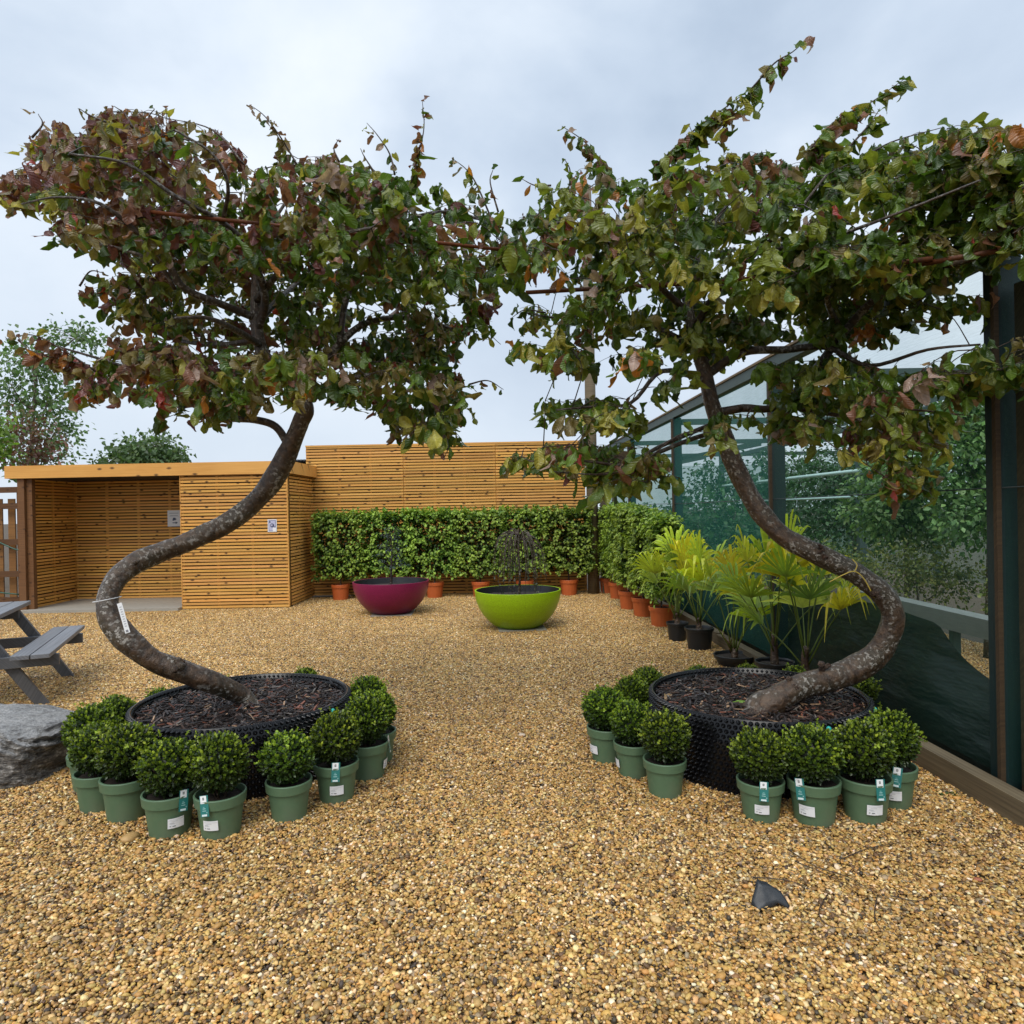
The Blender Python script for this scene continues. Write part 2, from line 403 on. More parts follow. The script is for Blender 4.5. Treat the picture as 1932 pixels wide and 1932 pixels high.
TILE = .5
PAL_ST = [(.46, .30, .095), (.55, .385, .15), (.37, .225, .065), (.22, .135, .050), (.66, .51, .27), (.12, .075, .036), (.29, .23, .14), (.50, .29, .08), (.78, .68, .48), (.055, .042, .030)]
WT_ST = [22, 18, 18, 14, 10, 8, 9, 8, 3.0, 4]
def gravel_tile(seed):
    mb = MB(); N = 4200
    v0, f0 = ICO1
    pos = rng.uniform(-.5 * TILE - .004, .5 * TILE + .004, (N, 3)); pos[:, 2] = rng.uniform(.0, .017, N)
    s = rng.gamma(5, .00098, N) + .0029; s = np.clip(s, .003, .017)
    sc3 = np.stack([s * rng.uniform(.85, 1.5, N), s * rng.uniform(.75, 1.1, N), s * rng.uniform(.4, .75, N)], 1)
    yaw = rng.uniform(0, 2 * PI, N); til = rng.normal(0, .45, N)
    vv = np.repeat(v0[None], N, 0) * (1 + rng.uniform(-.2, .2, (N, len(v0), 1)))
    vv = np.clip(vv, -.82, .82) * sc3[:, None, :]
    cy, sy, ct, st = np.cos(yaw), np.sin(yaw), np.cos(til), np.sin(til)
    x = vv[:, :, 0] * ct[:, None] + vv[:, :, 2] * st[:, None]; z = -vv[:, :, 0] * st[:, None] + vv[:, :, 2] * ct[:, None]; y = vv[:, :, 1]
    X = x * cy[:, None] - y * sy[:, None]; Yv = x * sy[:, None] + y * cy[:, None]
    v = np.stack([X, Yv, z], 2) + pos[:, None, :]
    c = pick(PAL_ST, N, WT_ST) * np.array((1.12, 1.05, 1.02))
    f = (f0[None] + (np.arange(N) * len(v0))[:, None, None]).reshape(-1, 3)
    mb.add(v.reshape(-1, 3), f, np.repeat(c, len(v0), 0))
    o = mb.build('gravel_tile', M_STONE); COL.objects.unlink(o); return o
tiles = [gravel_tile(i) for i in range(4)]
pts = []
for iy in range(-2, 28):
    for ix in range(-24, 13):
        x, y = (ix + .5) * TILE, (iy + .5) * TILE
        if abs(x) > .80 * max(y, 0) + 3.0: continue
        if x > 5.2: continue
        if y > 12.9: continue
        if x < -3.2 and y > 12.4: continue
        pts.append((x, y, 0.0))
gme = bpy.data.meshes.new('gravel'); gme.from_pydata(pts, [], [])
ra = gme.attributes.new('yaw', 'FLOAT', 'POINT'); ra.data.foreach_set('value', [R.choice((0, 1, 2, 3)) * PI / 2 for _ in pts])
ka = gme.attributes.new('kind_index', 'INT', 'POINT'); ka.data.foreach_set('value', [R.randrange(4) for _ in pts])
gob = bpy.data.objects.new('gravel', gme); COL.objects.link(gob)
tag(gob, 'golden pea gravel covering the whole yard', 'gravel', kind='stuff')
ng = bpy.data.node_groups.new('gravel_scatter', 'GeometryNodeTree')
ng.interface.new_socket('Geometry', in_out='INPUT', socket_type='NodeSocketGeometry'); ng.interface.new_socket('Geometry', in_out='OUTPUT', socket_type='NodeSocketGeometry')
gi = ng.nodes.new('NodeGroupInput'); go = ng.nodes.new('NodeGroupOutput'); jn = ng.nodes.new('GeometryNodeJoinGeometry')
ya = ng.nodes.new('GeometryNodeInputNamedAttribute'); ya.data_type = 'FLOAT'; ya.inputs[0].default_value = 'yaw'
cx = ng.nodes.new('ShaderNodeCombineXYZ'); ng.links.new(ya.outputs[0], cx.inputs[2])
kn_ = ng.nodes.new('GeometryNodeInputNamedAttribute'); kn_.data_type = 'INT'; kn_.inputs[0].default_value = 'kind_index'
for i, o in enumerate(tiles):
    oi = ng.nodes.new('GeometryNodeObjectInfo'); oi.inputs['Object'].default_value = o; oi.inputs['As Instance'].default_value = True
    cmp_ = ng.nodes.new('FunctionNodeCompare'); cmp_.data_type = 'INT'; cmp_.operation = 'EQUAL'
    ii = [s_ for s_ in cmp_.inputs if s_.type == 'INT']; ng.links.new(kn_.outputs[0], ii[0]); ii[1].default_value = i
    ip = ng.nodes.new('GeometryNodeInstanceOnPoints')
    ng.links.new(gi.outputs[0], ip.inputs['Points']); ng.links.new(cmp_.outputs[0], ip.inputs['Selection']); ng.links.new(oi.outputs['Geometry'], ip.inputs['Instance'])
    e2r = ng.nodes.new('FunctionNodeEulerToRotation'); ng.links.new(cx.outputs[0], e2r.inputs[0]); ng.links.new(e2r.outputs[0], ip.inputs['Rotation'])
    ng.links.new(ip.outputs[0], jn.inputs[0])
ng.links.new(jn.outputs[0], go.inputs[0])
md = gob.modifiers.new('scatter', 'NODES'); md.node_group = ng

# loose larger pebbles
def pebble(px, py, s, col, label):
    mb = MB(); v, f = ICO2
    vv = np.clip(v * (1 + rng.uniform(-.12, .12, (len(v), 1))), -.85, .85) * np.array([s, s * .7, s * .4])
    a = R.random() * 3; vv = vv @ np.array([[math.cos(a), math.sin(a), 0], [-math.sin(a), math.cos(a), 0], [0, 0, 1]])
    mb.add(vv + np.array([0, 0, s * .25 + .012]), f, col)
    o = mb.build('pebble', M_STONE); o.location = G(px, py); tag(o, label, 'pebble', 'larger pebbles in the gravel')
pebble(985, 1392, .028, (.62, .5, .38), 'pale pebble alone between the two black planters')
pebble(1046, 1727, .022, (.62, .44, .2), 'cream pebble in open gravel left of the black plastic scrap')
pebble(1238, 1745, .028, (.60, .42, .19), 'large flat tan pebble nearest to the black plastic scrap')
pebble(245, 1590, .05, (.48, .3, .12), 'biggest flat orange tan stone below the front left green pots')
pebble(120, 1562, .03, (.42, .27, .1), 'brown stone left of the leftmost green pots')
pebble(1845, 1667, .018, (.33, .11, .06), 'small red brick chip in gravel at far right')

# ------------------------------------------------------------------ slatted shed, fence
def slat_wall(mb, p0, p1, z0, z1, nout, pitch=.054, sh=.0365, th=.024, bat=.62, back=True, seam=None):
    p0 = np.array((*p0, 0.0)); p1 = np.array((*p1, 0.0)); d = p1 - p0; L = np.linalg.norm(d); d /= L
    no = np.array((*nout, 0.0)); no /= np.linalg.norm(no)
    n = int((z1 - z0) / pitch)
    spans = [(0, L)] if not seam else list(zip([0] + seam, seam + [L]))
    for (a, b) in spans:
        for i in range(n + 1):
            z = z0 + i * pitch
            hh = min(sh, z1 - z)
            if hh < .01: continue
            tone = R.uniform(.80, 1.13); c = (tone, tone * R.uniform(.94, 1.04), tone * R.uniform(.88, 1.08))
            jz = R.uniform(-.003, .003); jo = R.uniform(-.002, .002)
            mb.obox(p0 + d * (a + .004 + R.uniform(0, .004)) + no * (.0 + jo) + np.array((0, 0, z + jz)), d * (b - a - .008), no * th, (0, 0, hh), c, (R.random() * 30, R.random() * 30))
        k = max(2, int(round((b - a) / bat)) + 1)
        for i in range(k):
            x = a + (b - a - .045) * i / (k - 1)
            mb.obox(p0 + d * x - no * .028 + np.array((0, 0, z0)), d * .045, no * .024, (0, 0, z1 - z0 - .004), (.75, .72, .6), (R.random() * 9, R.random() * 9))
    if back:
        mb.obox(p0 - no * .075 + np.array((0, 0, z0)), d * L, no * .04, (0, 0, z1 - z0 - .006), (.05, .04, .035), (0, 0))

SX0, SX1, SX2, SYF, SYB = -8.02, -5.42, -3.66, 11.28, 12.62
shed = thing('slatted_shed', 'golden slatted timber shed with open shelter bay on its left', 'shed', (-5.8, 11.9, 0))
off = shed.location
mb = MB(); slat_wall(mb, (SX1, SYF), (SX2, SYF), .03, 2.2, (0, -1)); mb.build('front_wall', M_SLAT, shed, off)
mb = MB(); slat_wall(mb, (SX2 - .03, SYF + .01), (SX2 - .03, SYB + .09), .03, 2.2, (1, 0)); mb.build('side_wall', M_SLAT, shed, off)
mb = MB(); slat_wall(mb, (SX0, SYB), (SX1 + .9, SYB), .06, 2.22, (0, -1)); mb.build('back_wall', M_SLAT, shed, off)
mb = MB(); slat_wall(mb, (SX0 + .02, SYF + .12), (SX0 + .02, SYB + .05), .06, 2.2, (1, 0), back=True); mb.build('shelter_wall', M_SLAT, shed, off)
mb = MB(); slat_wall(mb, (SX1 + .03, SYF + .12), (SX1 + .03, SYB - .03), .06, 2.2, (-1, 0)); mb.build('inner_wall', M_SLAT, shed, off)
mb = MB(); mb.box(SX0 - .05, SX0 + .06, SYF - .03, SYF + .10, 0, 2.2); mb.box(SX0 + .065, SX0 + .155, SYF + .02, SYF + .10, .0, 2.2); mb.build('corner_post', M_POSTWOOD, shed, off)
mb = MB(); mb.box(SX1 - .0, SX1 + .012, SYF - .029, SYF - .004, .03, 2.2); mb.build('corner_trim', M_BEAM, shed, off)
mb = MB(); mb.box(SX2 - .014, SX2 + .0, SYF - .030, SYF - .004, .03, 2.2); mb.build('corner_trim', M_BEAM, shed, off)
mb = MB()
mb.box(SX0 - .22, SX2 + .075, SYF - .075, SYF - .04, 2.205, 2.41); mb.box(SX2 + .04, SX2 + .075, SYF - .038, SYB + .12, 2.205, 2.409); mb.box(SX0 - .22, SX0 - .185, SYF - .038, SYB + .12, 2.205, 2.409)
mb.build('fascia', M_BEAM, shed, off)
mb = MB(); mb.box(SX0 - .183, SX2 + .038, SYF - .036, SYB + .12, 2.3, 2.38, (.25, .25, .27)); mb.box(SX0 - .183, SX2 + .038, SYF - .034, SYB + .11, 2.206, 2.295, (.14, .11, .09)); mb.build('roof', M_OLDWOOD, shed, off)
mb = MB(); mb.box(SX0 - .0, SX1 + .0, SYF - .16, SYB - .08, .0, .06); mb.build('floor_slab', M_SLAB, shed, off)

def notice(px0, px1, py0, py1, Y, label, kind):
    a = P(px0, py0, Y); b = P(px1, py1, Y); W = b.x - a.x; Hh = a.z - b.z
    mb = MB(); th = .004
    mb.box(0, W, -th, 0, 0, Hh, (.74, .76, .80))
    def q(x0, x1, z0, z1, c, k=1): mb.box(x0 * W, x1 * W, -th - .001 * k, -th - .0002, z0 * Hh, z1 * Hh, c)
    if kind == 0:
        q(.15, .85, .80, .84, (.35, .38, .45)); q(.2, .8, .66, .69, (.3, .33, .4)); q(.15, .9, .62, .635, (.35, .4, .5))
        q(.42, .62, .38, .54, (.06, .09, .16)); q(.38, .5, .36, .44, (.07, .1, .2)); q(.58, .68, .42, .48, (.06, .09, .16))
        q(.38, .66, .2, .25, (.06, .09, .16))
        mb.add([(.62 * W, -th - .001, .15 * Hh), (.80 * W, -th - .001, .225 * Hh), (.62 * W, -th - .001, .30 * Hh)], np.array([[0, 1, 2]]), (.06, .09, .16), smooth=False)
    else:
        q(.10, .90, .06, .94, (.10, .11, .25)); q(.15, .85, .10, .90, (.50, .50, .66), 2); q(.56, .96, .03, .34, (.82, .82, .84), 3)
        th_ = np.linspace(0, 2 * PI, 20, endpoint=False)
        def disc(cx, cz, r, c, k): mb.add([(cx * W + r * W * math.cos(a_), -th - .001 * k, cz * Hh + r * W * math.sin(a_)) for a_ in th_], [tuple(range(20))], c, smooth=False)
        disc(.5, .52, .22, (.03, .04, .10), 4); disc(.47, .53, .13, (.45, .45, .62), 5); disc(.25, .80, .09, (.05, .06, .14), 4); disc(.78, .40, .06, (.05, .06, .14), 4)
        q(.50, .53, .47, .60, (.02, .02, .06), 6)
    o = mb.build('notice', M_VC); o.location = (a.x, Y, b.z); tag(o, label, 'notice')
notice(316, 341, 963, 993, SYB - .025, 'pale paper notice with arrow inside the dark shelter bay', 0)
notice(505, 522.5, 980, 1003.5, SYF - .027, 'small white and violet notice with round emblem on sunlit shed front', 1)

FY = 12.66
fence = thing('slatted_fence', 'tall golden horizontal slat fence behind the hedge', 'fence', (-1, FY, 0))
mb = MB(); slat_wall(mb, (SX2 - .12, FY + .05), (1.36, FY + .05), .03, 2.76, (0, -1), seam=[1.79, 3.49]); mb.build('slat_panel', M_SLAT, fence, fence.location)
mb = MB(); mb.box(SX2 - .12, 1.36, FY + .02, FY + .11, 2.765, 2.795); mb.build('capping', M_BEAM, fence, fence.location)

ob = thing('outbuilding', 'low building with black corrugated roof just showing behind shed', 'building', (-4.6, 15, 0))
mb = MB(); mb.box(-4.35, -2.2, 14, 17, 0, 2.55, (.5, .5, .5)); mb.build('wall', M_OLDWOOD, ob, ob.location)
mb = MB()
for i in range(40):
    x = -4.47 + i * .066
    mb.tube([(x, 13.8, 2.60), (x, 17.2, 2.72)], .034, 6, (1, 1, 1))
mb.build('roof', M_BLACKPOT, ob, ob.location)

pole = MB(); b = Vector((1.44, 12.35, 0)); pole.tube([(b.x, b.y, 0), (b.x, b.y, 3), (b.x + .0, b.y, 7.3)], [.105, .098, .085], 14)
tag(pole.build('utility_pole', M_OLDWOOD), 'tall grey wooden pole standing at the right end of the slat fence', 'pole')
pole = MB(); pole.box(1.60, 1.74, 12.35, 12.5, 0, 1.75, (.5, .5, .5)); pole.box(1.80, 1.86, 12.3, 12.36, 0, 2.6, (.45, .5, .5))
tag(pole.build('timber_post', M_OLDWOOD), 'short dark timber post beside the tall pole at the corner', 'post')

tr = thing('trellis_fence', 'brown timber ranch fence left of the slatted shed', 'fence', (-9.4, 11.9, 0))
for i, x in enumerate((-10.6, -9.6, -8.55)):
    mb = MB(); mb.box(x, x + .10, 11.9, 12.0, 0, 2.05); mb.build('post', M_POSTWOOD, tr, tr.location)
for z in (.1, .55, 1.1, 1.72, 2.0):
    mb = MB(); mb.box(-11, -8.3, 11.865, 11.898, z, z + .1, (.7, .7, .7)); mb.build('rail', M_POSTWOOD, tr, tr.location)
for x in (-9.0, -8.78, -9.3):
    mb = MB(); mb.box(x, x + .12, 12.004, 12.03, 0, 1.9, (1.5, 1.55, 1.2)); mb.build('board', M_POSTWOOD, tr, tr.location)
mb = MB(); mb.tube(spline([(-9.6, 11.84, 1.55), (-9.1, 11.83, 1.30), (-8.6, 11.83, 1.05), (-8.4, 11.83, 1.0)]), .012, 6, (.02, .09, .06)); 
mb.tube(spline([(-9.6, 11.84, .5), (-9.0, 11.83, .32), (-8.5, 11.83, .25)]), .012, 6, (.02, .09, .06))
tag(mb.build('garden_hose', M_VC), 'thin dark green hose looped along the brown ranch fence', 'hose')

# ------------------------------------------------------------------ leafy background trees
def leafy_tree(name, label, cat, base, blobs, ncl, lsize, pal, wts, trunk_r=.06, group=None, per=9, spread=.25, mat=None, tcol=(1, 1, 1)):
    root = thing(name, label, cat, base, 0, group)
    base = np.array(base, float); mb = MB(); tm = MB()
    vol = np.array([b_[3] * b_[4] * b_[5] for b_ in blobs]); cnt = np.maximum(3, (ncl * vol ** .7 / sum(vol ** .7)).astype(int))
    top = max(b_[2] + b_[5] * .5 for b_ in blobs); cxy = np.mean([b_[:2] for b_ in blobs], 0)
    axis_pts = spline([(base[0], base[1], base[2]), (base[0] * .7 + cxy[0] * .3 + .03, base[1], base[2] + (top - base[2]) * .4), (cxy[0], cxy[1], top)], 6)
    tm.tube(axis_pts, np.linspace(trunk_r, trunk_r * .2, len(axis_pts)), 7, tcol)
    for b_, n in zip(blobs, cnt):
        c = np.array(b_[:3]); rad = np.array(b_[3:6])
        j = np.argmin(np.linalg.norm(axis_pts - (c - np.array([0, 0, rad[2] * .7])), axis=1))
        midp = (axis_pts[j] + c) / 2 + np.array([0, 0, -.05])
        tm.tube(spline([axis_pts[j], midp, c + np.array([0, 0, rad[2] * .3])], 4), np.linspace(trunk_r * .45, trunk_r * .12, 9), 5, tcol)
        u = rnd_unit(n) * (rng.uniform(0, 1, (n, 1)) ** .42)
        cp = c + u * rad
        for q in cp[::3]:
            tm.tube([c + (q - c) * .25, c + (q - c) * .7 + np.array([0, 0, .04]), q], [trunk_r * .10, trunk_r * .07, trunk_r * .04], 3, tcol)
        N = n * per
        ps = np.repeat(cp, per, 0) + rnd_unit(N) * rng.uniform(.1, 1, (N, 1)) * spread
        outw = np.repeat(u, per, 0) * .8 + rnd_unit(N) * .8 + np.array([0, 0, -.25])
        nr = rnd_unit(N) + np.array([0, 0, .9])
        col = pick(pal, N, wts) * np.repeat(rng.uniform(.7, 1.3, (n, 1)), per, 0)
        mb.leaves(T_FAR[0], ps, outw, nr, lsize * rng.uniform(.6, 1.25, N), col)
    tm.build('trunk', M_BARK, root, base); mb.build('crown', mat or M_FAR, root, base)
    return root
GRN = [(.045, .10, .02), (.07, .14, .028), (.11, .18, .04), (.03, .065, .015)]
def bl(px, py, Y, rx, rz, ry=None):
    c = P(px, py, Y); return (c.x, c.y, c.z, rx * Y / F_PX, (ry or rx) * Y / F_PX, rz * Y / F_PX)
b0 = P(45, 980, 19); 
leafy_tree('birch_tree', 'tall airy birch behind the shed at the left edge', 'tree', (b0.x, 19, 0), [bl(60, 680, 19, 70, 50), bl(20, 740, 19, 50, 55), bl(95, 760, 19, 50, 55), bl(110, 820, 19, 42, 45), bl(150, 640, 19, 60, 25), bl(25, 830, 19, 40, 40), bl(70, 870, 19, 50, 30)], 430, .13, [(.11, .18, .06), (.15, .23, .085), (.075, .14, .045)], None, .11, per=8, spread=.45, tcol=(2, 2, 2))
b0 = P(60, 980, 16.5)
leafy_tree('copper_shrub', 'thin reddish brown shrub in front of the birch', 'shrub', (b0.x, 16.5, 0), [bl(40, 800, 16.5, 30, 26), bl(75, 830, 16.5, 38, 30), bl(30, 850, 16.5, 40, 25), bl(85, 868, 16.5, 35, 15)], 130, .10, [(.22, .11, .065), (.17, .09, .055), (.15, .15, .06)], None, .05, per=7, spread=.35)
b0 = P(-5, 980, 15.5)
leafy_tree('young_tree', 'bright lime green foliage at the very left edge', 'tree', (b0.x, 15.5, 0), [bl(2, 800, 15.5, 22, 20), bl(-25, 830, 15.5, 40, 35), bl(0, 860, 15.5, 26, 14)], 60, .11, [(.20, .32, .04), (.13, .24, .03)], None, .05, per=8, spread=.25)
b0 = P(280, 980, 24)
leafy_tree('round_tree', 'rounded green treetop showing above the shed roof', 'tree', (b0.x, 24, 0), [bl(278, 850, 24, 55, 33), bl(235, 862, 24, 34, 24), bl(320, 862, 24, 34, 24), bl(280, 880, 24, 66, 28), bl(185, 876, 24, 14, 12)], 420, .17, [(.10, .17, .06), (.14, .22, .085), (.07, .13, .045)], None, .14, per=8, spread=.4)

# ------------------------------------------------------------------ netting tunnel at the right
def wx(Y): return 2.62 - .03 * Y
NH = 2.80
tun = thing('netting_tunnel', 'long green netting shade tunnel along the right side of yard', 'shade tunnel', (2.5, 8, 0))
to = tun.location
M_NET = m_net('green shade net', (.042, .125, .090), .16); M_NETHAZE = m_net('hazy green shade net', (.05, .20, .165), .44)  # far panels: same netting, grazing-view teal haze put into colour and opacity
M_NET2 = m_net('green shade net far', (.045, .17, .135), .35)
M_WRAP = m_plain('dark green net wrap', (.008, .026, .026), .55, 40, .6, .3)
M_STEEL = m_plain('painted steel', (.045, .075, .07), .6, 12, .4, .1); M_GALV = m_plain('dull grey metal', (.20, .215, .20), .6, 12, .3, .1)
M_SKIRT = None
def m_skirt():
    t = NT('black ground sheet'); co = t.n('TexCoord').outputs['Object']
    n1 = t.noise(t.mapv(co, (1, .8, 3)), 1.5, 4, .5)
    c = t.ramp(n1, [(.3, (.004, .007, .006)), (.7, (.010, .015, .012))])
    return t.done(t.pbr(c, .42, t.bump(n1, .9, .07), .4))
M_SKIRT = m_skirt()
posts = [.9, 3.54, 6.37, 9.77, 12.9, 16.2]
for i, y in enumerate(posts):
    mb = MB(); x = wx(y)
    mb.box(x - .035, x + .085, y - .05, y + .06, 0, NH - .005, (.55, .5, .45)); mb.build('post', M_WRAP if i != 1 else M_WRAP, tun, to)
    mb = MB(); mb.box(x - .062, x - .037, y - .055, y - .03, .05, NH - .02, (.40, .32, .26)); mb.build('batten', M_OLDWOOD, tun, to)
mb = MB(); x = wx(3.36); mb.box(x - .01, x + .10, 3.30, 3.42, 0, 2.62, (.40, .33, .29)); mb.build('timber_post', M_OLDWOOD, tun, to)
for i in range(len(posts) - 1):
    y0, y1 = posts[i], posts[i + 1]; n = 10; mb = MB()
    V = []; 
    for j in range(n + 1):
        y = y0 + (y1 - y0) * j / n
        for k in range(9):
            z = .14 + (NH - .17) * k / 8
            V.append((wx(y) - .02 + .02 * math.sin(PI * j / n) * math.sin(PI * k / 8), y, z))
    Fq = np.array([[j * 9 + k, j * 9 + k + 1, (j + 1) * 9 + k + 1, (j + 1) * 9 + k] for j in range(n) for k in range(8)])
    mb.add(V, Fq); mb.build('net_panel', M_NET if i < 2 else M_NETHAZE, tun, to)
def along(mb, x_off, y0, y1, z0, z1, w_, col):
    a = np.array((wx(y0) + x_off, y0, z0)); d = np.array((wx(y1) - wx(y0), y1 - y0, 0))
    mb.obox(a, d, (w_, 0, 0), (0, 0, z1 - z0), col, (R.random() * 9, R.random() * 9))
mb = MB(); along(mb, -.03, .9, 16.2, NH, NH + .10, .1, (.7, .75, .72)); mb.build('top_beam', M_STEEL, tun, to)
mb = MB(); along(mb, -.045, .9, 16.2, NH + .103, NH + .125, .13, (1.2, 1.1, 1)); mb.build('capping', M_OLDWOOD, tun, to)
ys = [.9, 3.1, 5.35, 7.6, 9.9, 12.3]
mb = MB()
for i in range(5): along(mb, -.16 + R.uniform(-.01, .01), ys[i] + .01, ys[i + 1] - .01, 0, .14 + R.uniform(-.01, .01), .09, (R.uniform(.75, 1.1),) * 3)
mb.build('base_board', M_OLDWOOD, tun, to)
# black sheeting inside the foot of the net
def skirt_h(y):
    pts_ = [(.9, .42), (3.5, .40), (3.85, .47), (4.15, .60), (4.35, .76), (5.0, .80), (6.3, .72), (7.5, .6), (9, .55), (12.5, .5)]
    return float(np.interp(y, *zip(*pts_)))
V = []; ny = 150; nk = 14
for j in range(ny):
    y = .9 + (12.5 - .9) * j / (ny - 1)
    for k in range(nk):
        q = k / (nk - 1); z = .02 + (skirt_h(y) + .03 * mnoise.noise((y * 3, 0, 0))) * q
        V.append((wx(y) + .03 + .16 * q + .04 * mnoise.noise((y * 1.6 + z * 2, z * 3, 1)) + .012 * mnoise.noise((y * 5 + z * 3, z * 5, 4)), y, z))
mb = MB(); mb.add(V, np.array([[j * nk + k, j * nk + k + 1, (j + 1) * nk + k + 1, (j + 1) * nk + k] for j in range(ny - 1) for k in range(nk - 1)]))
mb.build('ground_sheet', M_SKIRT, tun, to)
# far side of the tunnel and inner frame
FX = 8.2
mb = MB(); mb.add([(FX, 2, .1), (FX, 18, .1), (FX, 18, NH), (FX, 2, NH)], np.array([[0, 1, 2, 3]])); mb.build('net_panel', M_NET2, tun, to)
mb = MB(); mb.add([(wx(16.2) + .1, 16.3, .1), (FX, 16.3, .1), (FX, 16.3, NH - .3), (wx(16.2) + .1, 16.3, NH - .3)], np.array([[0, 1, 2, 3]])); mb.build('net_panel', M_NET2, tun, to)
for y in (6.37, 9.77, 12.9, 16.2):
    for x in (4.9, 7.9):
        mb = MB(); mb.box(x, x + .10, y - .05, y + .05, 0, NH - .02, (.6, .6, .6)); mb.build('inner_post', M_STEEL, tun, to)
    mb = MB(); mb.box(wx(y) + .1, FX, y - .03, y + .03, NH - .10, NH - .02, (.6, .6, .6)); mb.build('cross_beam', M_STEEL, tun, to)
    mb = MB(); mb.obox((wx(y) + .1, y - .02, 2.2), (2.35, 0, .45), (0, .03, 0), (0, 0, .05), (.6, .6, .6)); mb.build('brace', M_STEEL, tun, to)
for x in (4.93, 7.93):
    mb = MB(); mb.box(x, x + .06, 3, 16.2, NH - .20, NH - .12, (.6, .6, .6)); mb.build('purlin', M_STEEL, tun, to)
mb = MB(); mb.tube(spline([(4.5, 2.6, 1.97), (4.42, 6.0, 1.93), (4.35, 9.0, 1.95), (4.3, 15.5, 1.94)]), .026, 8, (.48, .66, .62))
tag(mb.build('water_pipe', M_VC), 'upper pale irrigation pipe slung inside the netting tunnel', 'pipe')
mb = MB(); mb.tube(spline([(4.35, 7.4, 1.63), (4.3, 10, 1.62), (4.25, 15.5, 1.61)]), .018, 8, (.42, .6, .56))
tag(mb.build('water_pipe', M_VC), 'lower thin irrigation pipe ending midway inside the netting tunnel', 'pipe')
mb = MB(); mb.tube([(wx(2) - .03, 2, 1.62), (wx(9) - .03, 9, 1.585), (wx(16) - .03, 16, 1.60)], .004, 5, (.02, .03, .03)); mb.build('tension_wire', M_VC, tun, to)
mb = MB(); mb.tube([(4.9, 3.2, 2.5), (4.9, 9.8, 2.74)], .006, 5, (.03, .05, .05)); mb.build('tension_wire', M_VC, tun, to)
bn = thing('plant_rail', 'long grey metal rail on short legs inside the netting tunnel', 'rail', (3.7, 5, 0))
mb = MB(); mb.obox((3.62, 2.2, .50), (-.12, 5.2, 0), (.16, 0, 0), (0, 0, .15), (1.9, 2.0, 1.9)); mb.build('rail_beam', M_GALV, bn, bn.location)
for y in (2.6, 4.1, 5.6, 7.1):
    for dx in (.03,):
        mb = MB(); x = 3.62 - .12 * (y - 2.2) / 5.2 + dx; mb.box(x, x + .06, y, y + .06, 0, .52); mb.build('leg', M_STEEL, bn, bn.location)
GN = [(.10, .20, .06), (.15, .27, .09), (.21, .34, .13), (.06, .13, .045)]
leafy_tree('nursery_tree', 'big pale green tree inside tunnel beside the near dark post', 'tree', (4.6, 6.7, 0), [(4.55, 6.7, 2.35, .42, .4, .5), (4.35, 6.6, 1.9, .45, .4, .4), (4.75, 6.7, 1.75, .5, .5, .4), (4.5, 6.5, 1.4, .5, .45, .3), (4.9, 6.9, 2.3, .4, .4, .5)], 620, .058, GN, None, .04, per=14, spread=.17, group='trees growing inside the netting tunnel')
leafy_tree('nursery_tree', 'slim green tree behind the pale green one in tunnel', 'tree', (4.55, 8.0, 0), [(4.5, 8, 1.9, .5, .5, .45), (4.3, 8, 1.45, .45, .5, .35), (4.75, 8.1, 1.35, .5, .5, .4)], 380, .062, GN, None, .04, per=13, spread=.18, group='trees growing inside the netting tunnel')
leafy_tree('nursery_tree', 'dark bushy tree in the middle of the tunnel', 'tree', (5.3, 10.8, 0), [(5.1, 10.8, 1.9, .8, .6, .6), (5.9, 11, 1.8, .8, .6, .5), (5.3, 10.6, 1.2, 1.0, .6, .5)], 420, .07, [(.04, .09, .03), (.06, .13, .05), (.03, .06, .02)], None, .05, per=13, spread=.25, group='trees growing inside the netting tunnel')
leafy_tree('nursery_tree', 'dark distant tree near the far end of tunnel', 'tree', (5.0, 14.4, 0), [(4.6, 14.4, 1.9, 1.2, .7, .6), (6.2, 14.4, 2.0, 1.2, .7, .7), (5.2, 14.2, 1.1, 1.6, .7, .6)], 480, .085, [(.04, .09, .03), (.06, .13, .05), (.03, .06, .02)], None, .05, per=13, spread=.3, group='trees growing inside the netting tunnel')
leafy_tree('nursery_tree', 'slender conifer top rising between dark trees in tunnel', 'tree', (4.6, 12.2, 0), [(4.6, 12.2, 2.3, .22, .22, .45), (4.6, 12.2, 1.8, .35, .35, .4), (4.6, 12.2, 1.2, .5, .5, .5)], 150, .10, [(.05, .10, .05), (.07, .14, .07)], None, .04, per=8, spread=.16, group='trees growing inside the netting tunnel')
for i, (x, y, lab) in enumerate(((4.9, 6.0, 'feathery shrub nearest the pale bench in the tunnel'), (4.2, 7.2, 'second feathery shrub along the tunnel, beyond the bench end'), (4.75, 5.2, 'feathery shrub closest to the near dark post'), (3.7, 8.6, 'low olive shrub behind the palms inside netting'))):
    leafy_tree('nursery_shrub', lab, 'shrub', (x, y, 0), [(x, y, .85, .5, .45, .3), (x - .3, y + .2, .7, .4, .4, .3), (x + .35, y, .75, .4, .4, .3)], 230, .040, [(.15, .19, .05), (.22, .25, .07), (.09, .13, .035)], None, .02, per=14, spread=.13, group='low shrubs inside the netting tunnel')
for i, (x, y, lab) in enumerate(((3.4, 11.5, 'dark bush behind netting beside the orange potted hedge'), (3.3, 14.0, 'far dark bush behind netting near the tall pole'))):
    leafy_tree('nursery_shrub', lab, 'shrub', (x, y, 0), [(x, y, 1.2, .7, .7, .6), (x + .7, y, .9, .7, .6, .5)], 190, .10, [(.04, .09, .03), (.06, .13, .045)], None, .03, per=8, spread=.2, group='low shrubs inside the netting tunnel')

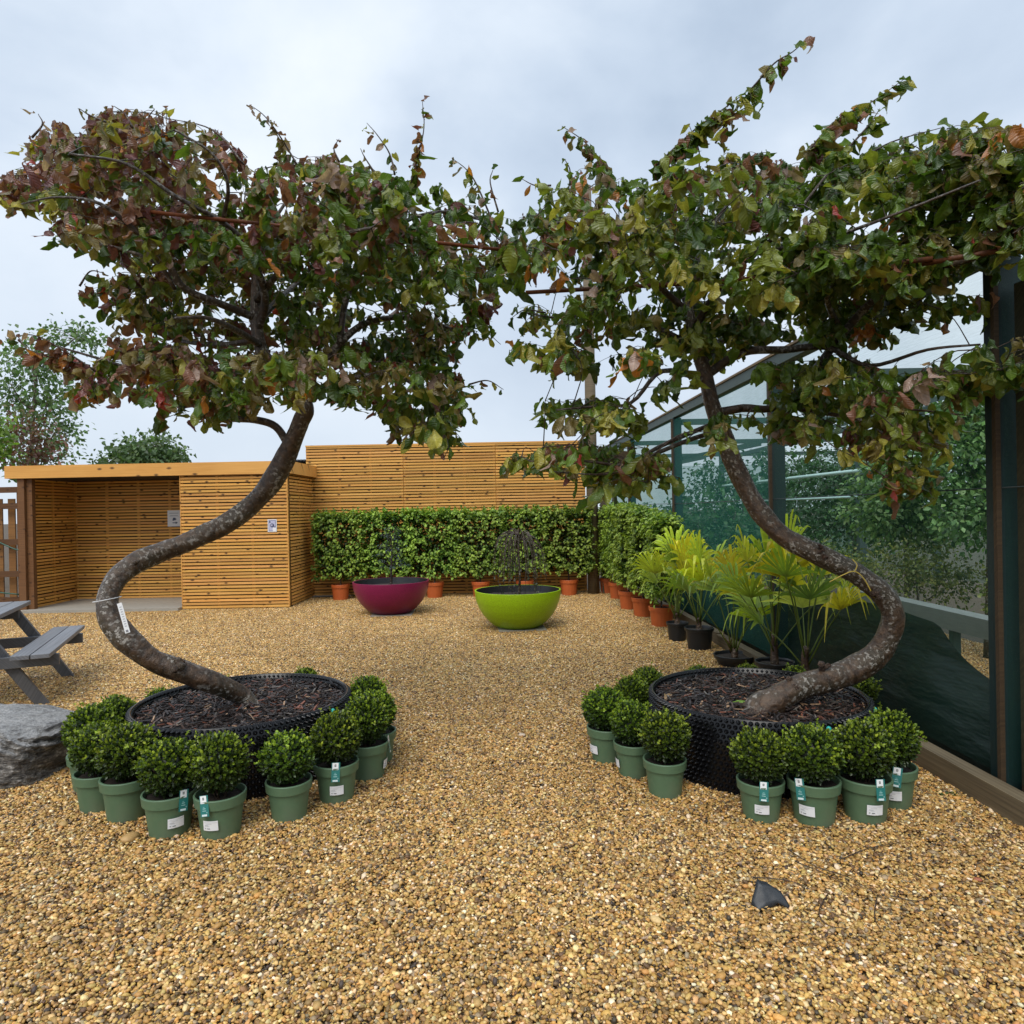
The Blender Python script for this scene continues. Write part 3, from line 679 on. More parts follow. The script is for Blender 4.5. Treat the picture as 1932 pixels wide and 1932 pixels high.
# ------------------------------------------------------------------ pots
def pot_prof(rb, rt, h, rim, t=.006):
    return [(rb * .2, .002), (rb * .94, .002), (rb, .008), (rb + (rt - rb) * .74, h - rim), (rt + .005, h - rim + .003), (rt + .009, h - .004), (rt + .007, h), (rt, h), (rt - t, h - .01), (rb + (rt - rb) * .7, h - .05)]
def soil_disc(r, z, col=(1, 1, 1)):
    mb = MB(); n = 28; V = [(0, 0, z + .006)]; Fq = []
    for k, q in enumerate((.5, 1.0)):
        for j in range(n):
            a = 2 * PI * j / n; V.append((r * q * math.cos(a), r * q * math.sin(a), z + R.uniform(-.004, .006)))
    for j in range(n): Fq.append((0, 1 + j, 1 + (j + 1) % n))
    for j in range(n): Fq.append((1 + j, 1 + n + j, 1 + n + (j + 1) % n, 1 + (j + 1) % n))
    mb.add(V, Fq, col); return mb

# ------------------------------------------------------------------ box balls
def box_ball(seed, r=.142, zc=.325):
    mb = MB(); n = 480
    i = np.arange(n) + .5; ph = np.arccos(1 - 2 * i / n); th = PI * (1 + 5 ** .5) * i + seed
    d = np.stack([np.sin(ph) * np.cos(th), np.sin(ph) * np.sin(th), np.cos(ph)], 1) + rng.normal(0, .05, (n, 3)); d /= np.linalg.norm(d, axis=1)[:, None]
    lump = np.array([1 + .07 * mnoise.noise(tuple(q * 2.3 + seed)) + .05 * mnoise.noise(tuple(q * 6 + seed)) for q in d])
    rad = r * lump * rng.uniform(.9, 1.04, n)
    cen = np.array([0, 0, zc])
    up = d + np.array([0, 0, .35]); up /= np.linalg.norm(up, axis=1)[:, None]
    tips = cen + d * rad[:, None] * np.array([1, 1, .97])
    per = 9; N = n * per
    ax0 = np.repeat(up, per, 0); tp = np.repeat(tips, per, 0)
    k = np.tile(np.arange(per), n); hgt = k / (per - 1)
    side = rnd_unit(N); side -= ax0 * np.sum(side * ax0, 1)[:, None]; side /= np.linalg.norm(side, axis=1)[:, None]
    ax = side * (1.15 - .8 * hgt)[:, None] + ax0 * (.35 + .8 * hgt)[:, None]
    ps = tp - ax0 * ((1 - hgt) * .030)[:, None] - ax0 * .012
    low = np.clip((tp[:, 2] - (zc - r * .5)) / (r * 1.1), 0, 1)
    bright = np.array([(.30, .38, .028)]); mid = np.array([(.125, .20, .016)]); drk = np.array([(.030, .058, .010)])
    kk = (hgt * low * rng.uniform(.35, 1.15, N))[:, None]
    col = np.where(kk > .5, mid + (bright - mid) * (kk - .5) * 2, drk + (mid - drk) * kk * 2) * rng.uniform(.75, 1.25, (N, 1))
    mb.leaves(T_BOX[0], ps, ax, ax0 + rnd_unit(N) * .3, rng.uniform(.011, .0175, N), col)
    for _ in range(14):   # stray shoots
        u_ = rnd_unit(1)[0]; u_[2] = abs(u_[2]); L_ = R.uniform(.012, .034); m_ = 8; q_ = np.linspace(0, 1, m_)[:, None]
        mb.leaves(T_BOX[0], cen + u_ * r * 1.0 + u_ * L_ * q_, u_ * .6 + rnd_unit(m_), u_ + rnd_unit(m_) * .3, rng.uniform(.009, .015, m_), pick([(.28, .36, .03), (.20, .28, .02)], m_))
    # inner old leaves and twigs
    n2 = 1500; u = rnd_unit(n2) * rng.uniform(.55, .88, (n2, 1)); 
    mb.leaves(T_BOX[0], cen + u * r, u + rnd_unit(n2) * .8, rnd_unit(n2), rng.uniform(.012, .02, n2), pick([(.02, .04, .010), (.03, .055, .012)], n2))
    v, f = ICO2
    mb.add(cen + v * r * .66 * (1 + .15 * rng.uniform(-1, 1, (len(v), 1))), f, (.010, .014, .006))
    st = MB()
    for q in range(7):
        a = q * 2 * PI / 7 + R.random(); e = cen + np.array([math.cos(a), math.sin(a), R.uniform(-.4, .3)]) * r * .75
        st.tube(spline([(.012 * math.cos(a), .012 * math.sin(a), .16), (e[0] * .45, e[1] * .45, zc - r * .65), tuple(e)], 4), np.linspace(.005, .002, 9), 5, (.6, .5, .4))
    return mb, st
def sub_card(w_, h_, bands, bow=0.0, th=.0012):
    """flat card standing in the xz plane facing -y, with coloured fields"""
    mb = MB(); n = 6
    def strip(x0, x1, z0, z1, c, lift):
        V = []
        for i in range(n + 1):
            x = x0 + (x1 - x0) * i / n
            y = bow * (x / (w_ * .5)) ** 2 - lift
            V += [(x, y, z0), (x, y, z1)]
        mb.add(V, np.array([[2 * i, 2 * i + 2, 2 * i + 3, 2 * i + 1] for i in range(n)]), c, smooth=False)
    strip(-w_ / 2, w_ / 2, 0, h_, bands[0][4], 0)
    V = [(-w_ / 2, bow + th, 0), (w_ / 2, bow + th, 0), (w_ / 2, bow + th, h_), (-w_ / 2, bow + th, h_)]
    for k, (x0, x1, z0, z1, c) in enumerate(bands[1:]): strip(x0 * w_ / 2, x1 * w_ / 2, z0 * h_, z1 * h_, c, .0006 * (1 + k * .3))
    return mb
TEAL, WHT, INK = (.020, .17, .155), (.78, .80, .80), (.05, .06, .06)
TAG_BANDS = [(0, 0, 0, 0, TEAL), (-.82, .62, .62, .98, WHT), (-.30, .10, .78, .90, INK), (-.2, 0, .80, .88, (.4, .4, .4)), (-.6, .3, .66, .68, (.4, .4, .4)), (-.4, .3, .36, .40, (.30, .55, .52)), (-.5, .4, .26, .30, (.28, .5, .48)), (-.3, .1, .44, .47, (.2, .45, .42)), (-.66, .55, .03, .12, (.62, .72, .72)), (.45, .7, .16, .22, (.25, .45, .43)),]
STK_BANDS = [(0, 0, 0, 0, (.80, .81, .83)), (-.78, -.25, .52, .57, (.45, .46, .48)), (-.78, -.1, .44, .47, (.5, .5, .52)), (-.8, -.6, .18, .30, (.42, .43, .45)), (-.45, -.05, .18, .26, (.18, .19, .2)), (-.9, .9, .84, .87, (.6, .6, .62)), (-.6, .2, .70, .73, (.5, .5, .52))]
def add_cards(root, ang, tilt=0.0, stick_ang=None, tagit=True, sticker=True):
    root = [c for c in root.children if c.name.split('.')[0] == 'pot'][0]
    """ang: direction around the pot the cards face (radians, world)"""
    if tagit:
        o = sub_card(.043, .096, TAG_BANDS).build('plant_tag', M_VC, root)
        r = .128; o.location = (r * math.cos(ang), r * math.sin(ang), .138)
        o.rotation_euler = (math.radians(-8), tilt, ang + PI / 2)
    if sticker:
        sa = ang if stick_ang is None else stick_ang
        o = sub_card(.070, .048, STK_BANDS, bow=.0062).build('price_sticker', M_VC, root)
        r = .1045; o.location = (r * math.cos(sa), r * math.sin(sa), .062)
        o.rotation_euler = (math.radians(6), 0, sa + PI / 2)
protos = []
for s in range(4):
    t0 = thing('potted_box_ball', 'x', 'potted plant', (0, 0, -50), 0, 'clipped box balls in green pots')
    mb = MB(); mb.lathe(pot_prof(.088, .112, .205, .05), 40); mb.build('pot', M_GREENPOT, t0, sharp=30)
    soil_disc(.105, .178).build('soil', M_SOIL, t0)
    f_, st_ = box_ball(s * 3.7 + 1)
    st_.build('stem', M_BARK, t0); f_.build('foliage', M_BOX, t0)
    protos.append(t0)
used = [False] * 4
def ball(px, py, label, s=1.0, xy=None, card=None, zoff=.0):
    if xy is None:
        g = G(px, py); x, y = g.x, g.y + .085
    else: x, y = xy
    k = R.randrange(4); rz = R.uniform(0, 6.28); s = s * R.uniform(.95, 1.05)
    if not used[k]:
        used[k] = True; o = protos[k]; o.location = (x, y, zoff); o.scale = (s, s, s * R.uniform(.95, 1.05)); o['label'] = label; rz = 0
    else:
        o = dup(protos[k], (x, y, zoff), 0, label, s)
        fs = (R.uniform(.90, 1.08), R.uniform(.92, 1.06), R.uniform(.92, 1.08))
        for ch in o.children:
            if ch.name.split('.')[0] != 'pot': ch.rotation_euler = (0, 0, rz)
            if ch.name.split('.')[0] == 'foliage': ch.scale = fs; ch.location = (R.uniform(-.012, .012), R.uniform(-.012, .012), .02 * (1 - fs[2]) * 5)
    return o
def cam_ang(o): return math.atan2(-o.location.y, -o.location.x)
B = 'clipped box ball in green pot '
todo = []
LB = [
 (169, 1539, 'leftmost of the front box balls, pot half hidden, beside the boulder', None, None),
 (223, 1557, 'box ball second from the boulder, plain green pot with no card', None, None),
 (304, 1587.5, 'box ball with teal tag and sticker on the right of its pot, front left cluster', (.45, .15, .25), 1),
 (403, 1589, 'box ball whose teal tag leans on the left of its pot, front left cluster', (-.55, -.16, -.45), 1),
 (536, 1557, 'box ball with plain untagged pot just right of the gap before the left planter', None, None),
 (628, 1521, 'box ball with centred teal tag and sticker, right side of left planter', (-.05, .05, .0), 1),
 (689, 1477, 'box ball with card edge-on at far right of left planter front row', (1.35, .1, 1.25), 1)]
for px, py, lab, card, s in LB:
    todo.append((ball(px, py, lab), card))
LC = (-1.69, 4.29); RC = (1.47, 4.21)
for x, y, sz, lab in ((-.86, 4.27, 1.0, 'box ball at right of left planter, third back from its front corner'), (-1.0, 4.66, .95, 'rearmost box ball on the right side of left planter'),
                      (-2.43, 3.93, 1.0, 'box ball behind the leftmost front one, left side of left planter'), (-2.54, 4.36, .92, 'box ball midway along left side of left planter'), (-2.47, 4.78, .82, 'box ball at left rear of left planter near picnic table'),
                      (-2.2, 5.14, .75, 'box ball barely showing behind left planter rim under the trunk'), (-1.62, 5.28, .80, 'box ball peeping over the middle of left planter back rim')):
    ball(0, 0, lab, sz, (x, y))
RB = [
 (1150, 1444, 'outermost box ball on the left of the right planter, sticker edge-on', (-1.2, 0, -.9), 2),
 (1201, 1473, 'box ball between two others at left of the right planter', (-1.3, 0, -1.25), 2),
 (1262, 1512, 'box ball standing alone in plain pot before the right planter left edge', None, None),
 (1448, 1558, 'box ball with upright centred teal tag, first of the right planter front four', (.12, .03, .05), 1),
 (1551, 1565, 'box ball with teal tag tilted at left of pot, nearest of right planter front four', (-.42, -.18, -.3), 1),
 (1650, 1560, 'box ball with teal tag at right pot edge, third of right planter front four', (.55, .03, .4), 1),
 (1700, 1532, 'box ball at right end of right planter front four, nearest the netting', (.15, .14, .1), 1)]
for px, py, lab, card, s in RB:
    todo.append((ball(px, py, lab), card if s == 1 else (card and (card[0], card[1], card[2], 'stick'))))
for x, y, sz, lab in ((2.24, 4.55, 1.0, 'box ball hidden between right planter and netting'), (.76, 4.55, .95, 'box ball behind the outermost one at left of right planter'), (.93, 4.86, .9, 'box ball at left rear of right planter'),
                      (1.36, 5.13, .78, 'left of two box ball tops showing over right planter back rim'), (1.72, 5.10, .78, 'right of two box ball tops showing over right planter back rim'), (2.02, 4.98, .78, 'box ball at right rear of right planter below the palms')):
    ball(0, 0, lab, sz, (x, y))
for o, card in todo:
    if card:
        a = cam_ang(o)
        add_cards(o, a + card[0], card[1], a + card[2], tagit=len(card) == 3 and abs(card[0]) < 1.4)

# ------------------------------------------------------------------ potted hedge screens
def hedge_panel(seed, W=.86, Hh=1.20, D=.30, z0=.37):
    mb = MB(); n = 640
    p = rng.uniform(-.5, .5, (n, 3)); 
    ax_i = rng.choice([0, 1, 2], n, p=[.16, .64, .20]); sg = rng.choice([-1, 1], n)
    for a in range(3):
        s_ = ax_i == a; q = .5 - rng.uniform(0, .12, s_.sum()); p[s_, a] = q * (sg[s_] if a != 2 else np.where(sg[s_] > -.5, 1, 1))
    c = p * np.array([W, D, Hh]) + np.array([0, 0, z0 + Hh / 2])
    lump = np.array([mnoise.noise((q[0] * 5 + seed, q[1] * 5, q[2] * 5)) for q in c])
    out = np.zeros((n, 3)); out[np.arange(n), ax_i] = np.where(ax_i == 2, 1, sg)
    c = c + out * (lump * .05)[:, None]
    # ragged lower edge
    keep = (c[:, 2] > z0 + .10 * abs(np.sin(c[:, 0] * 7 + seed)) * rng.uniform(0, 1.6, n)); c, out, lump = c[keep], out[keep], lump[keep]; n = len(c)
    per = 7; N = n * per
    cc = np.repeat(c, per, 0); oo = np.repeat(out, per, 0)
    sh = oo * .7 + rnd_unit(N) * .6 + np.array([0, 0, -.15])
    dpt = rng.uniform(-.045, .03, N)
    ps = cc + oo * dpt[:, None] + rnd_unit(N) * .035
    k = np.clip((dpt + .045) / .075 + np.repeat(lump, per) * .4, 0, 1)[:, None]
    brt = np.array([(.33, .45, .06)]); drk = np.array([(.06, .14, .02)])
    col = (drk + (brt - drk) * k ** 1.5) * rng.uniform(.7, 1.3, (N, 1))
    half = N // 2; sz = rng.uniform(.042, .068, N)
    nr = np.array([0, 0, .8]) + oo * .5 + rnd_unit(N) * .45
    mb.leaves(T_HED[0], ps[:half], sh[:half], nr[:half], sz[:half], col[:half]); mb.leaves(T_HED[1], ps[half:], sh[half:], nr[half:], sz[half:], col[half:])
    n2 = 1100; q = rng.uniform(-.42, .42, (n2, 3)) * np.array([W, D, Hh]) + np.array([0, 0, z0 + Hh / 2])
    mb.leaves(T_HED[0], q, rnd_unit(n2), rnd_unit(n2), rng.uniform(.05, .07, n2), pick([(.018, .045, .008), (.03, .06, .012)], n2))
    # a few top shoots
    for _ in range(12):
        x = R.uniform(-.45, .45) * W; h0 = z0 + Hh; L = R.uniform(.04, .11); m_ = 6
        ps2 = np.array([(x + R.uniform(-.02, .02), R.uniform(-.1, .1), h0 + L * i / m_) for i in range(m_)])
        mb.leaves(T_HED[0], ps2, rnd_unit(m_) * .7 + np.array([0, 0, .6]), rnd_unit(m_), rng.uniform(.035, .055, m_), pick([(.15, .26, .04), (.10, .19, .03)], m_))
    st = MB()
    st.tube(spline([(0, 0, .24), (.01, 0, .6), (-.01, .01, 1.4)], 4), np.linspace(.014, .006, 9), 7)
    for z in (.45, .7, .95, 1.2, 1.45):
        for s_ in (-1, 1): st.tube([(0, 0, z - .04), (s_ * W * .25, .01, z), (s_ * W * .45, 0, z + .01)], [.006, .004, .002], 5)
    return mb, st
def ribbed(i, th, z): return .0022 * np.cos(18 * th) if 2 <= i <= 3 else 0 * th
hp = []
for s in range(3):
    t0 = thing('potted_hedge', 'x', 'potted hedge', (0, 0, -50), 0, 'hedge screens in orange pots')
    mb = MB(); mb.lathe(pot_prof(.128, .158, .29, .062, .008), 54, mod=ribbed); mb.build('pot', M_ORANGE, t0, sharp=30)
    soil_disc(.15, .262).build('soil', M_SOIL, t0)
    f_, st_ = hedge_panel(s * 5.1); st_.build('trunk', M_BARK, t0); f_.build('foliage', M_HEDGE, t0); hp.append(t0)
hu = [False] * 3
def hedge(x, y, rz, lab, s=1.0):
    global hk
    k = R.randrange(3)
    for c_ in range(3):
        if not hu[c_]: k = c_; break
    if not hu[k]: hu[k] = True; o = hp[k]; o.location = (x, y, 0); o.rotation_euler = (0, 0, rz); o['label'] = lab; o.scale = (1, 1, s)
    else: o = dup(hp[k], (x, y, 0), rz, lab); o.scale = (1, 1, s)
    return o
HL = [(-3.06, 12.2, 'hedge screen in orange pot at left end, touching the shed side'), (-2.22, 12.25, 'second hedge screen from the shed, left of the purple bowl'), (-1.40, 12.25, 'hedge screen whose orange pot shows just right of the purple bowl'),
      (-.58, 12.25, 'hedge screen with orange pot just left of the lime bowl'), (.21, 12.25, 'hedge screen directly behind the weeping tree and lime bowl'), (.99, 12.25, 'hedge screen at right end of the back row, beside the tall pole')]
for i, (x, y, lab) in enumerate(HL): hedge(x, y, PI * (i % 2) + R.uniform(-.03, .03), lab, R.uniform(.96, 1.0))
HR = [(1148, 1121, 'side hedge screen farthest away, next to the tall pole', .97), (1167, 1132, 'side hedge screen second from the tall pole', .99), (1188, 1152, 'middle screen of the side hedge row along the netting', .98), (1215, 1166, 'side hedge screen second nearest, one before the palms', .95), (1250, 1185, 'nearest side hedge screen beside the first potted palm', .90)]
for i, (px, py, lab, s) in enumerate(HR):
    g = G(px, py); hedge(g.x + .02, g.y + .13, PI / 2 + PI * (i % 2) + R.uniform(-.05, .05), lab, s)

# ------------------------------------------------------------------ fan palms
def palm_frond(az, el, plen, frad, nseg, droop, pal, seed):
    """petiole from the stem top and a fan of folded segments"""
    rr = random.Random(seed); mb = MB()
    d = np.array((math.cos(az) * math.cos(el), math.sin(az) * math.cos(el), math.sin(el)))
    p0 = np.array((.02 * math.cos(az), .02 * math.sin(az), 0)); p2 = p0 + d * plen + np.array((0, 0, -.06 * plen)); p1 = (p0 + p2) / 2 + np.array((0, 0, .05 * plen))
    pet = spline([p0, p1, p2], 5); mb.tube(pet, np.linspace(.007, .0045, len(pet)), 5, (.13, .17, .03))
    fw_ = p2 - p1; fw_ /= np.linalg.norm(fw_)
    side = np.cross(fw_, (0, 0, 1)); side /= np.linalg.norm(side) + 1e-9; up = np.cross(side, fw_)
    cbase = np.array(pal[rr.randrange(len(pal))]) * rr.uniform(.8, 1.2)
    for i in range(nseg):
        a = math.radians(-72 + 144 * i / (nseg - 1)) + rr.uniform(-.05, .05)
        sd = fw_ * math.cos(a) + side * math.sin(a) + up * .12
        L = 1.22 * frad * (1 - .3 * abs(a) / 1.6) * rr.uniform(.85, 1.08); wd = frad * .043
        tang = np.cross(sd, up); tang /= np.linalg.norm(tang) + 1e-9
        V = []; m_ = 7; bend = droop * rr.uniform(.6, 1.6); kink = rr.uniform(.5, .8)
        for j in range(m_):
            q = j / (m_ - 1); dz = -bend * L * max(0, q - kink) ** 1.3 * 2.2 - .12 * L * q * q
            c_ = p2 + sd * L * (q - .28 * bend * max(0, q - kink)) + np.array((0, 0, dz))
            ww = wd * (.35 + 1.3 * q) if q < .5 else wd * (1 - ((q - .5) / .5) ** 1.6) + .001
            V += [c_ - tang * ww + up * .35 * ww, c_, c_ + tang * ww + up * .35 * ww]
        Fq = np.array([[j * 3 + k, j * 3 + k + 1, (j + 1) * 3 + k + 1, (j + 1) * 3 + k] for j in range(m_ - 1) for k in range(2)])
        base = cbase * rr.uniform(.8, 1.2); cl = np.zeros((m_ * 3, 3))
        for j in range(m_): cl[j * 3:j * 3 + 3] = base * (.8 + .25 * j / m_) + np.array((.07, .05, 0)) * (j / m_) ** 2
        mb.add(V, Fq, cl)
    return mb
YEL = [(.60, .52, .03), (.48, .51, .03), (.40, .50, .035)]; GRE = [(.20, .32, .03), (.28, .39, .035), (.13, .24, .03)]
def palm(x, y, lab, h, nf, seed, ysh=.5, pot=(.12, .15, .24), frad=.34, plen=.42, z0=0.0, extra=None):
    rr = random.Random(seed); root = thing('potted_palm', lab, 'palm', (x, y, z0), rr.uniform(0, 6), 'yellow green fan palms in black pots')
    rb, rt, ph = pot
    mb = MB(); mb.lathe(pot_prof(rb, rt, ph, .035), 36); mb.build('pot', M_BLACKPOT, root, sharp=30)
    soil_disc(rt - .008, ph - .03).build('soil', M_SOIL, root)
    mb = MB(); zt = ph + h
    mb.tube(spline([(0, 0, ph - .04), (.01, 0, ph + h * .5), (0, .01, zt)], 5), np.linspace(.035, .022, 11), 9, (.9, .7, .55), jit=.15)
    mb.build('trunk', M_BARK, root)
    for i in range(nf):
        az = i * 2.4 + rr.uniform(-.3, .3); q = i / max(1, nf - 1); el = math.radians(55 + 31 * q + rr.uniform(-9, 7))
        pal = YEL if rr.random() < (ysh * (.5 + q)) else GRE
        o = palm_frond(az, el, plen * rr.uniform(.75, 1.3), frad * rr.uniform(.8, 1.15), rr.choice((11, 12, 14)), rr.uniform(.15, .8), pal, seed * 50 + i).build('frond', M_PALM, root)
        o.location = (0, 0, ph + h * (.3 + .7 * q))
    return root
g = G(1279, 1213); palm(g.x + .02, g.y + .1, 'yellow fan palm in small black pot beside the nearest orange pot', .10, 9, 3, .9, (.095, .118, .22), .40, .60)
g = G(1326, 1230); palm(g.x, g.y + .13, 'green and yellow fan palm in larger black pot, second from orange pots', .10, 9, 4, .55, (.12, .148, .24), .42, .58)
g = G(1398, 1261); palm(g.x - .02, g.y + .12, 'fan palm in low wide black bowl in the middle of the palm row', .06, 9, 6, .55, (.15, .19, .11), .42, .66)
palm(2.16, 5.72, 'tall fan palm behind the right planter, left of its trunk', .22, 10, 8, .55, (.13, .15, .25), .40, .60)
palm(2.21, 5.22, 'fan palm closest to the twisted trunk at the right planter', .22, 9, 9, .75, (.13, .15, .25), .36, .58)
# dead stems in the low bowl
mb = MB(); g = G(1385, 1252)
for i in range(5):
    a = R.uniform(0, 6); mb.tube([(g.x, g.y + .1, .08), (g.x + .03 * math.cos(a), g.y + .1 + .03 * math.sin(a), .18), (g.x + .08 * math.cos(a), g.y + .1 + .08 * math.sin(a), .24 + R.uniform(0, .06))], [.006, .005, .003], 5, (2.2, 1.6, .9))
o = mb.build('dry_stem', M_BARK); tag(o, 'cut dry brown stems in the low black bowl', 'stems')

# ------------------------------------------------------------------ bowls
def bowl(x, y, r, h, colr, lab, cat_name):
    root = thing('bowl_planter', lab, 'planter', (x, y, .025))
    prof = []
    pz = (0, .02, .05, .10, .2, .35, .5, .7, .85, 1); pr = (.46, .505, .55, .61, .705, .815, .892, .960, .988, 1.0)
    for i in range(22):
        q = (i / 21) ** 1.4; prof.append((r * float(np.interp(q, pz, pr)), h * q))
    prof = [(.02, 0), (r * .42, 0)] + prof + [(r * 1.0, h + .006), (r * .965, h + .004), (r * .955, h - .02), (r * .93, h - .10)]
    t = NT(cat_name + ' glaze'); co = t.n('TexCoord').outputs['Object']
    fl = t.n('TexVoronoi', i_Scale=220.0); t.l(co, fl.inputs['Vector'])
    sp = t.n('SeparateColor'); t.l(fl.outputs['Color'], sp.inputs[0])
    k = t.ramp(sp.outputs[0], [(.0, .72), (1, 1.3)])
    c = t.mix(1.0, colr, k, 'MULTIPLY')
    mt = t.done(t.pbr(c, .34, t.bump(sp.outputs[0], .12, .002), .5))
    mb = MB(); mb.lathe(prof[:-2], 72); mb.build('bowl', mt, root)
    mb = MB(); mb.lathe(prof[-3:] + [(r * .90, h - .16)], 72); mb.build('liner', M_BLACKPOT, root)
    soil_disc(r * .935, h - .085).build('soil', M_SOIL, root)
    sl = MB(); sl.obox((-.30, -.30, 0), (.6, 0, 0), (0, .6, 0), (0, 0, .045)); o = sl.build('paving_slab', M_SLAB); o.location = (x + .03, y - .03, -.018); o.rotation_euler = (0, 0, R.uniform(-.1, .1))
    tag(o, 'square pale paving slab under the %s bowl' % cat_name, 'paving slab')
    return root
PB = (-1.85, 10.42); GB = (.055, 8.98)
pb = bowl(*PB, .572, .475, (.20, .006, .058), 'large round purple bowl planter before the hedge', 'purple')
gb = bowl(*GB, .562, .475, (.30, .48, .006), 'large round lime green bowl planter in the centre', 'lime')
# weeping tree in the lime bowl
root = thing('weeping_tree', 'bare brown weeping tree with drooping twigs in the lime bowl', 'tree', (GB[0] + .02, GB[1], .42)); o_ = np.array(root.location)
mb = MB(); top = o_ + np.array((0, 0, .78))
stem = spline([o_, o_ + np.array((.012, 0, .3)), o_ + np.array((-.005, 0, .6)), top], 5); mb.tube(stem, np.linspace(.016, .009, len(stem)), 8, (.7, .65, .6)); mb.build('trunk', M_BARK, root, o_)
tw = MB(); lv = MB()
for i in range(54):
    a = i * 2.4; rr_ = R.uniform(.10, .40); dr = R.uniform(.35, .75); hh = R.uniform(.02, .10)
    s0 = stem[-1 - R.randrange(4)]
    q = spline([s0, s0 + np.array((math.cos(a) * rr_ * .45, math.sin(a) * rr_ * .45, hh)), s0 + np.array((math.cos(a) * rr_ * .85, math.sin(a) * rr_ * .85, -.05)), s0 + np.array((math.cos(a) * rr_, math.sin(a) * rr_, -dr * .55)), s0 + np.array((math.cos(a) * rr_ * 1.02 + R.uniform(-.03, .03), math.sin(a) * rr_ * 1.02, -dr))], 4)
    tw.tube(q, np.linspace(.006, .0022, len(q)), 4, (.75, .68, .6))
    m_ = 9; idx = rng.integers(5, len(q), m_)
    lv.leaves(T_FAR[0], q[idx] + rng.normal(0, .008, (m_, 3)), rnd_unit(m_) * .6 + np.array((0, 0, -1)), rnd_unit(m_), rng.uniform(.02, .045, m_), pick([(.09, .085, .06), (.06, .075, .045), (.12, .12, .085)], m_))
tw.build('branch', M_BARK, root, o_); lv.build('crown', M_FAR, root, o_)
# small dark tree in the purple bowl
root = thing('small_maple', 'small dark tiered tree with fine blue green leaves in purple bowl', 'tree', (PB[0], PB[1], .42)); o_ = np.array(root.location)
mb = MB(); lv = MB(); stem = spline([o_, o_ + np.array((.01, 0, .3)), o_ + np.array((.02, 0, .55)), o_ + np.array((0, 0, .84))], 5); mb.tube(stem, np.linspace(.022, .005, len(stem)), 8, (.4, .38, .38)); 
for i in range(30):
    j = 4 + int(11 * (i / 30.0)); a = i * 2.4; L = R.uniform(.12, .32) * (1.15 - .7 * i / 30)
    e = stem[min(j, len(stem) - 1)] + np.array((math.cos(a) * L, math.sin(a) * L, R.uniform(.03, .10)))
    q = spline([stem[min(j, len(stem) - 1)], (stem[min(j, len(stem) - 1)] + e) / 2 + np.array((0, 0, .02)), e], 3); mb.tube(q, np.linspace(.005, .0015, len(q)), 4, (.4, .38, .38))
    m_ = 16; ps = e + rng.normal(0, .035, (m_, 3)) * np.array((1.4, 1.4, .4)) - np.outer(rng.uniform(0, .5, m_), np.array((math.cos(a), math.sin(a), 0)) * L)
    lv.leaves(T_FAR[0], ps, rnd_unit(m_) + np.array((math.cos(a), math.sin(a), -.4)), rnd_unit(m_) * .4 + np.array((0, 0, 1)), rng.uniform(.025, .055, m_), pick([(.03, .05, .05), (.05, .085, .085), (.02, .035, .03)], m_), np.full(m_, .55))
mb.build('trunk', M_BARK, root, o_); lv.build('crown', M_FAR, root, o_)

# ------------------------------------------------------------------ twisted ironwood trees in cuspated planters
def planter(cx, cy, r, h, root):
    off = (cx, cy, 0); mb = MB(); n = 120
    prof = [(r, 0), (r, h * .5), (r, h), (r - .004, h + .003), (r - .010, h), (r - .012, h - .11)]
    mb.lathe(prof, n, c=(cx, cy, 0))
    nt = 124; rows = 14; dz = h / rows
    kk = 8; tp = [(1.0, 0), (.62, .45), (.30, .9), (.16, 1.0)]
    for ro in range(rows):
        for j in range(nt):
            a = 2 * PI * (j + .5 * (ro % 2)) / nt; z = (ro + .5) * dz
            er = np.array((math.cos(a), math.sin(a), 0)); et = np.array((-math.sin(a), math.cos(a), 0)); ez = np.array((0, 0, 1.0))
            cb = np.array((cx, cy, z)) + er * r
            V = []; R0 = .0135; L = .021
            for (q, l_) in tp:
                for b_ in range(kk):
                    t_ = 2 * PI * b_ / kk; V.append(cb + er * (l_ * L - .001) + et * R0 * q * math.cos(t_) + ez * R0 * q * math.sin(t_))
            Fq = [(i * kk + b_, i * kk + (b_ + 1) % kk, (i + 1) * kk + (b_ + 1) % kk, (i + 1) * kk + b_) for i in range(3) for b_ in range(kk)]
            mb.add(V, np.array(Fq)); 
            mb.add(V[-kk:], [tuple(range(kk))])
    # inner cusps near the rim
    for ro in range(2):
        for j in range(nt):
            a = 2 * PI * (j + .5 * (ro % 2)) / nt; z = h - .016 - ro * .028
            er = np.array((math.cos(a), math.sin(a), 0)); et = np.array((-math.sin(a), math.cos(a), 0)); ez = np.array((0, 0, 1.0)); cb = np.array((cx, cy, z)) + er * (r - .010)
            V = [cb + et * .012, cb + ez * .012, cb - et * .012, cb - ez * .012, cb - er * .018]
            mb.add(V, np.array([[0, 1, 4], [1, 2, 4], [2, 3, 4], [3, 0, 4]]))
    return mb.build('planter', M_AIR, root, off)
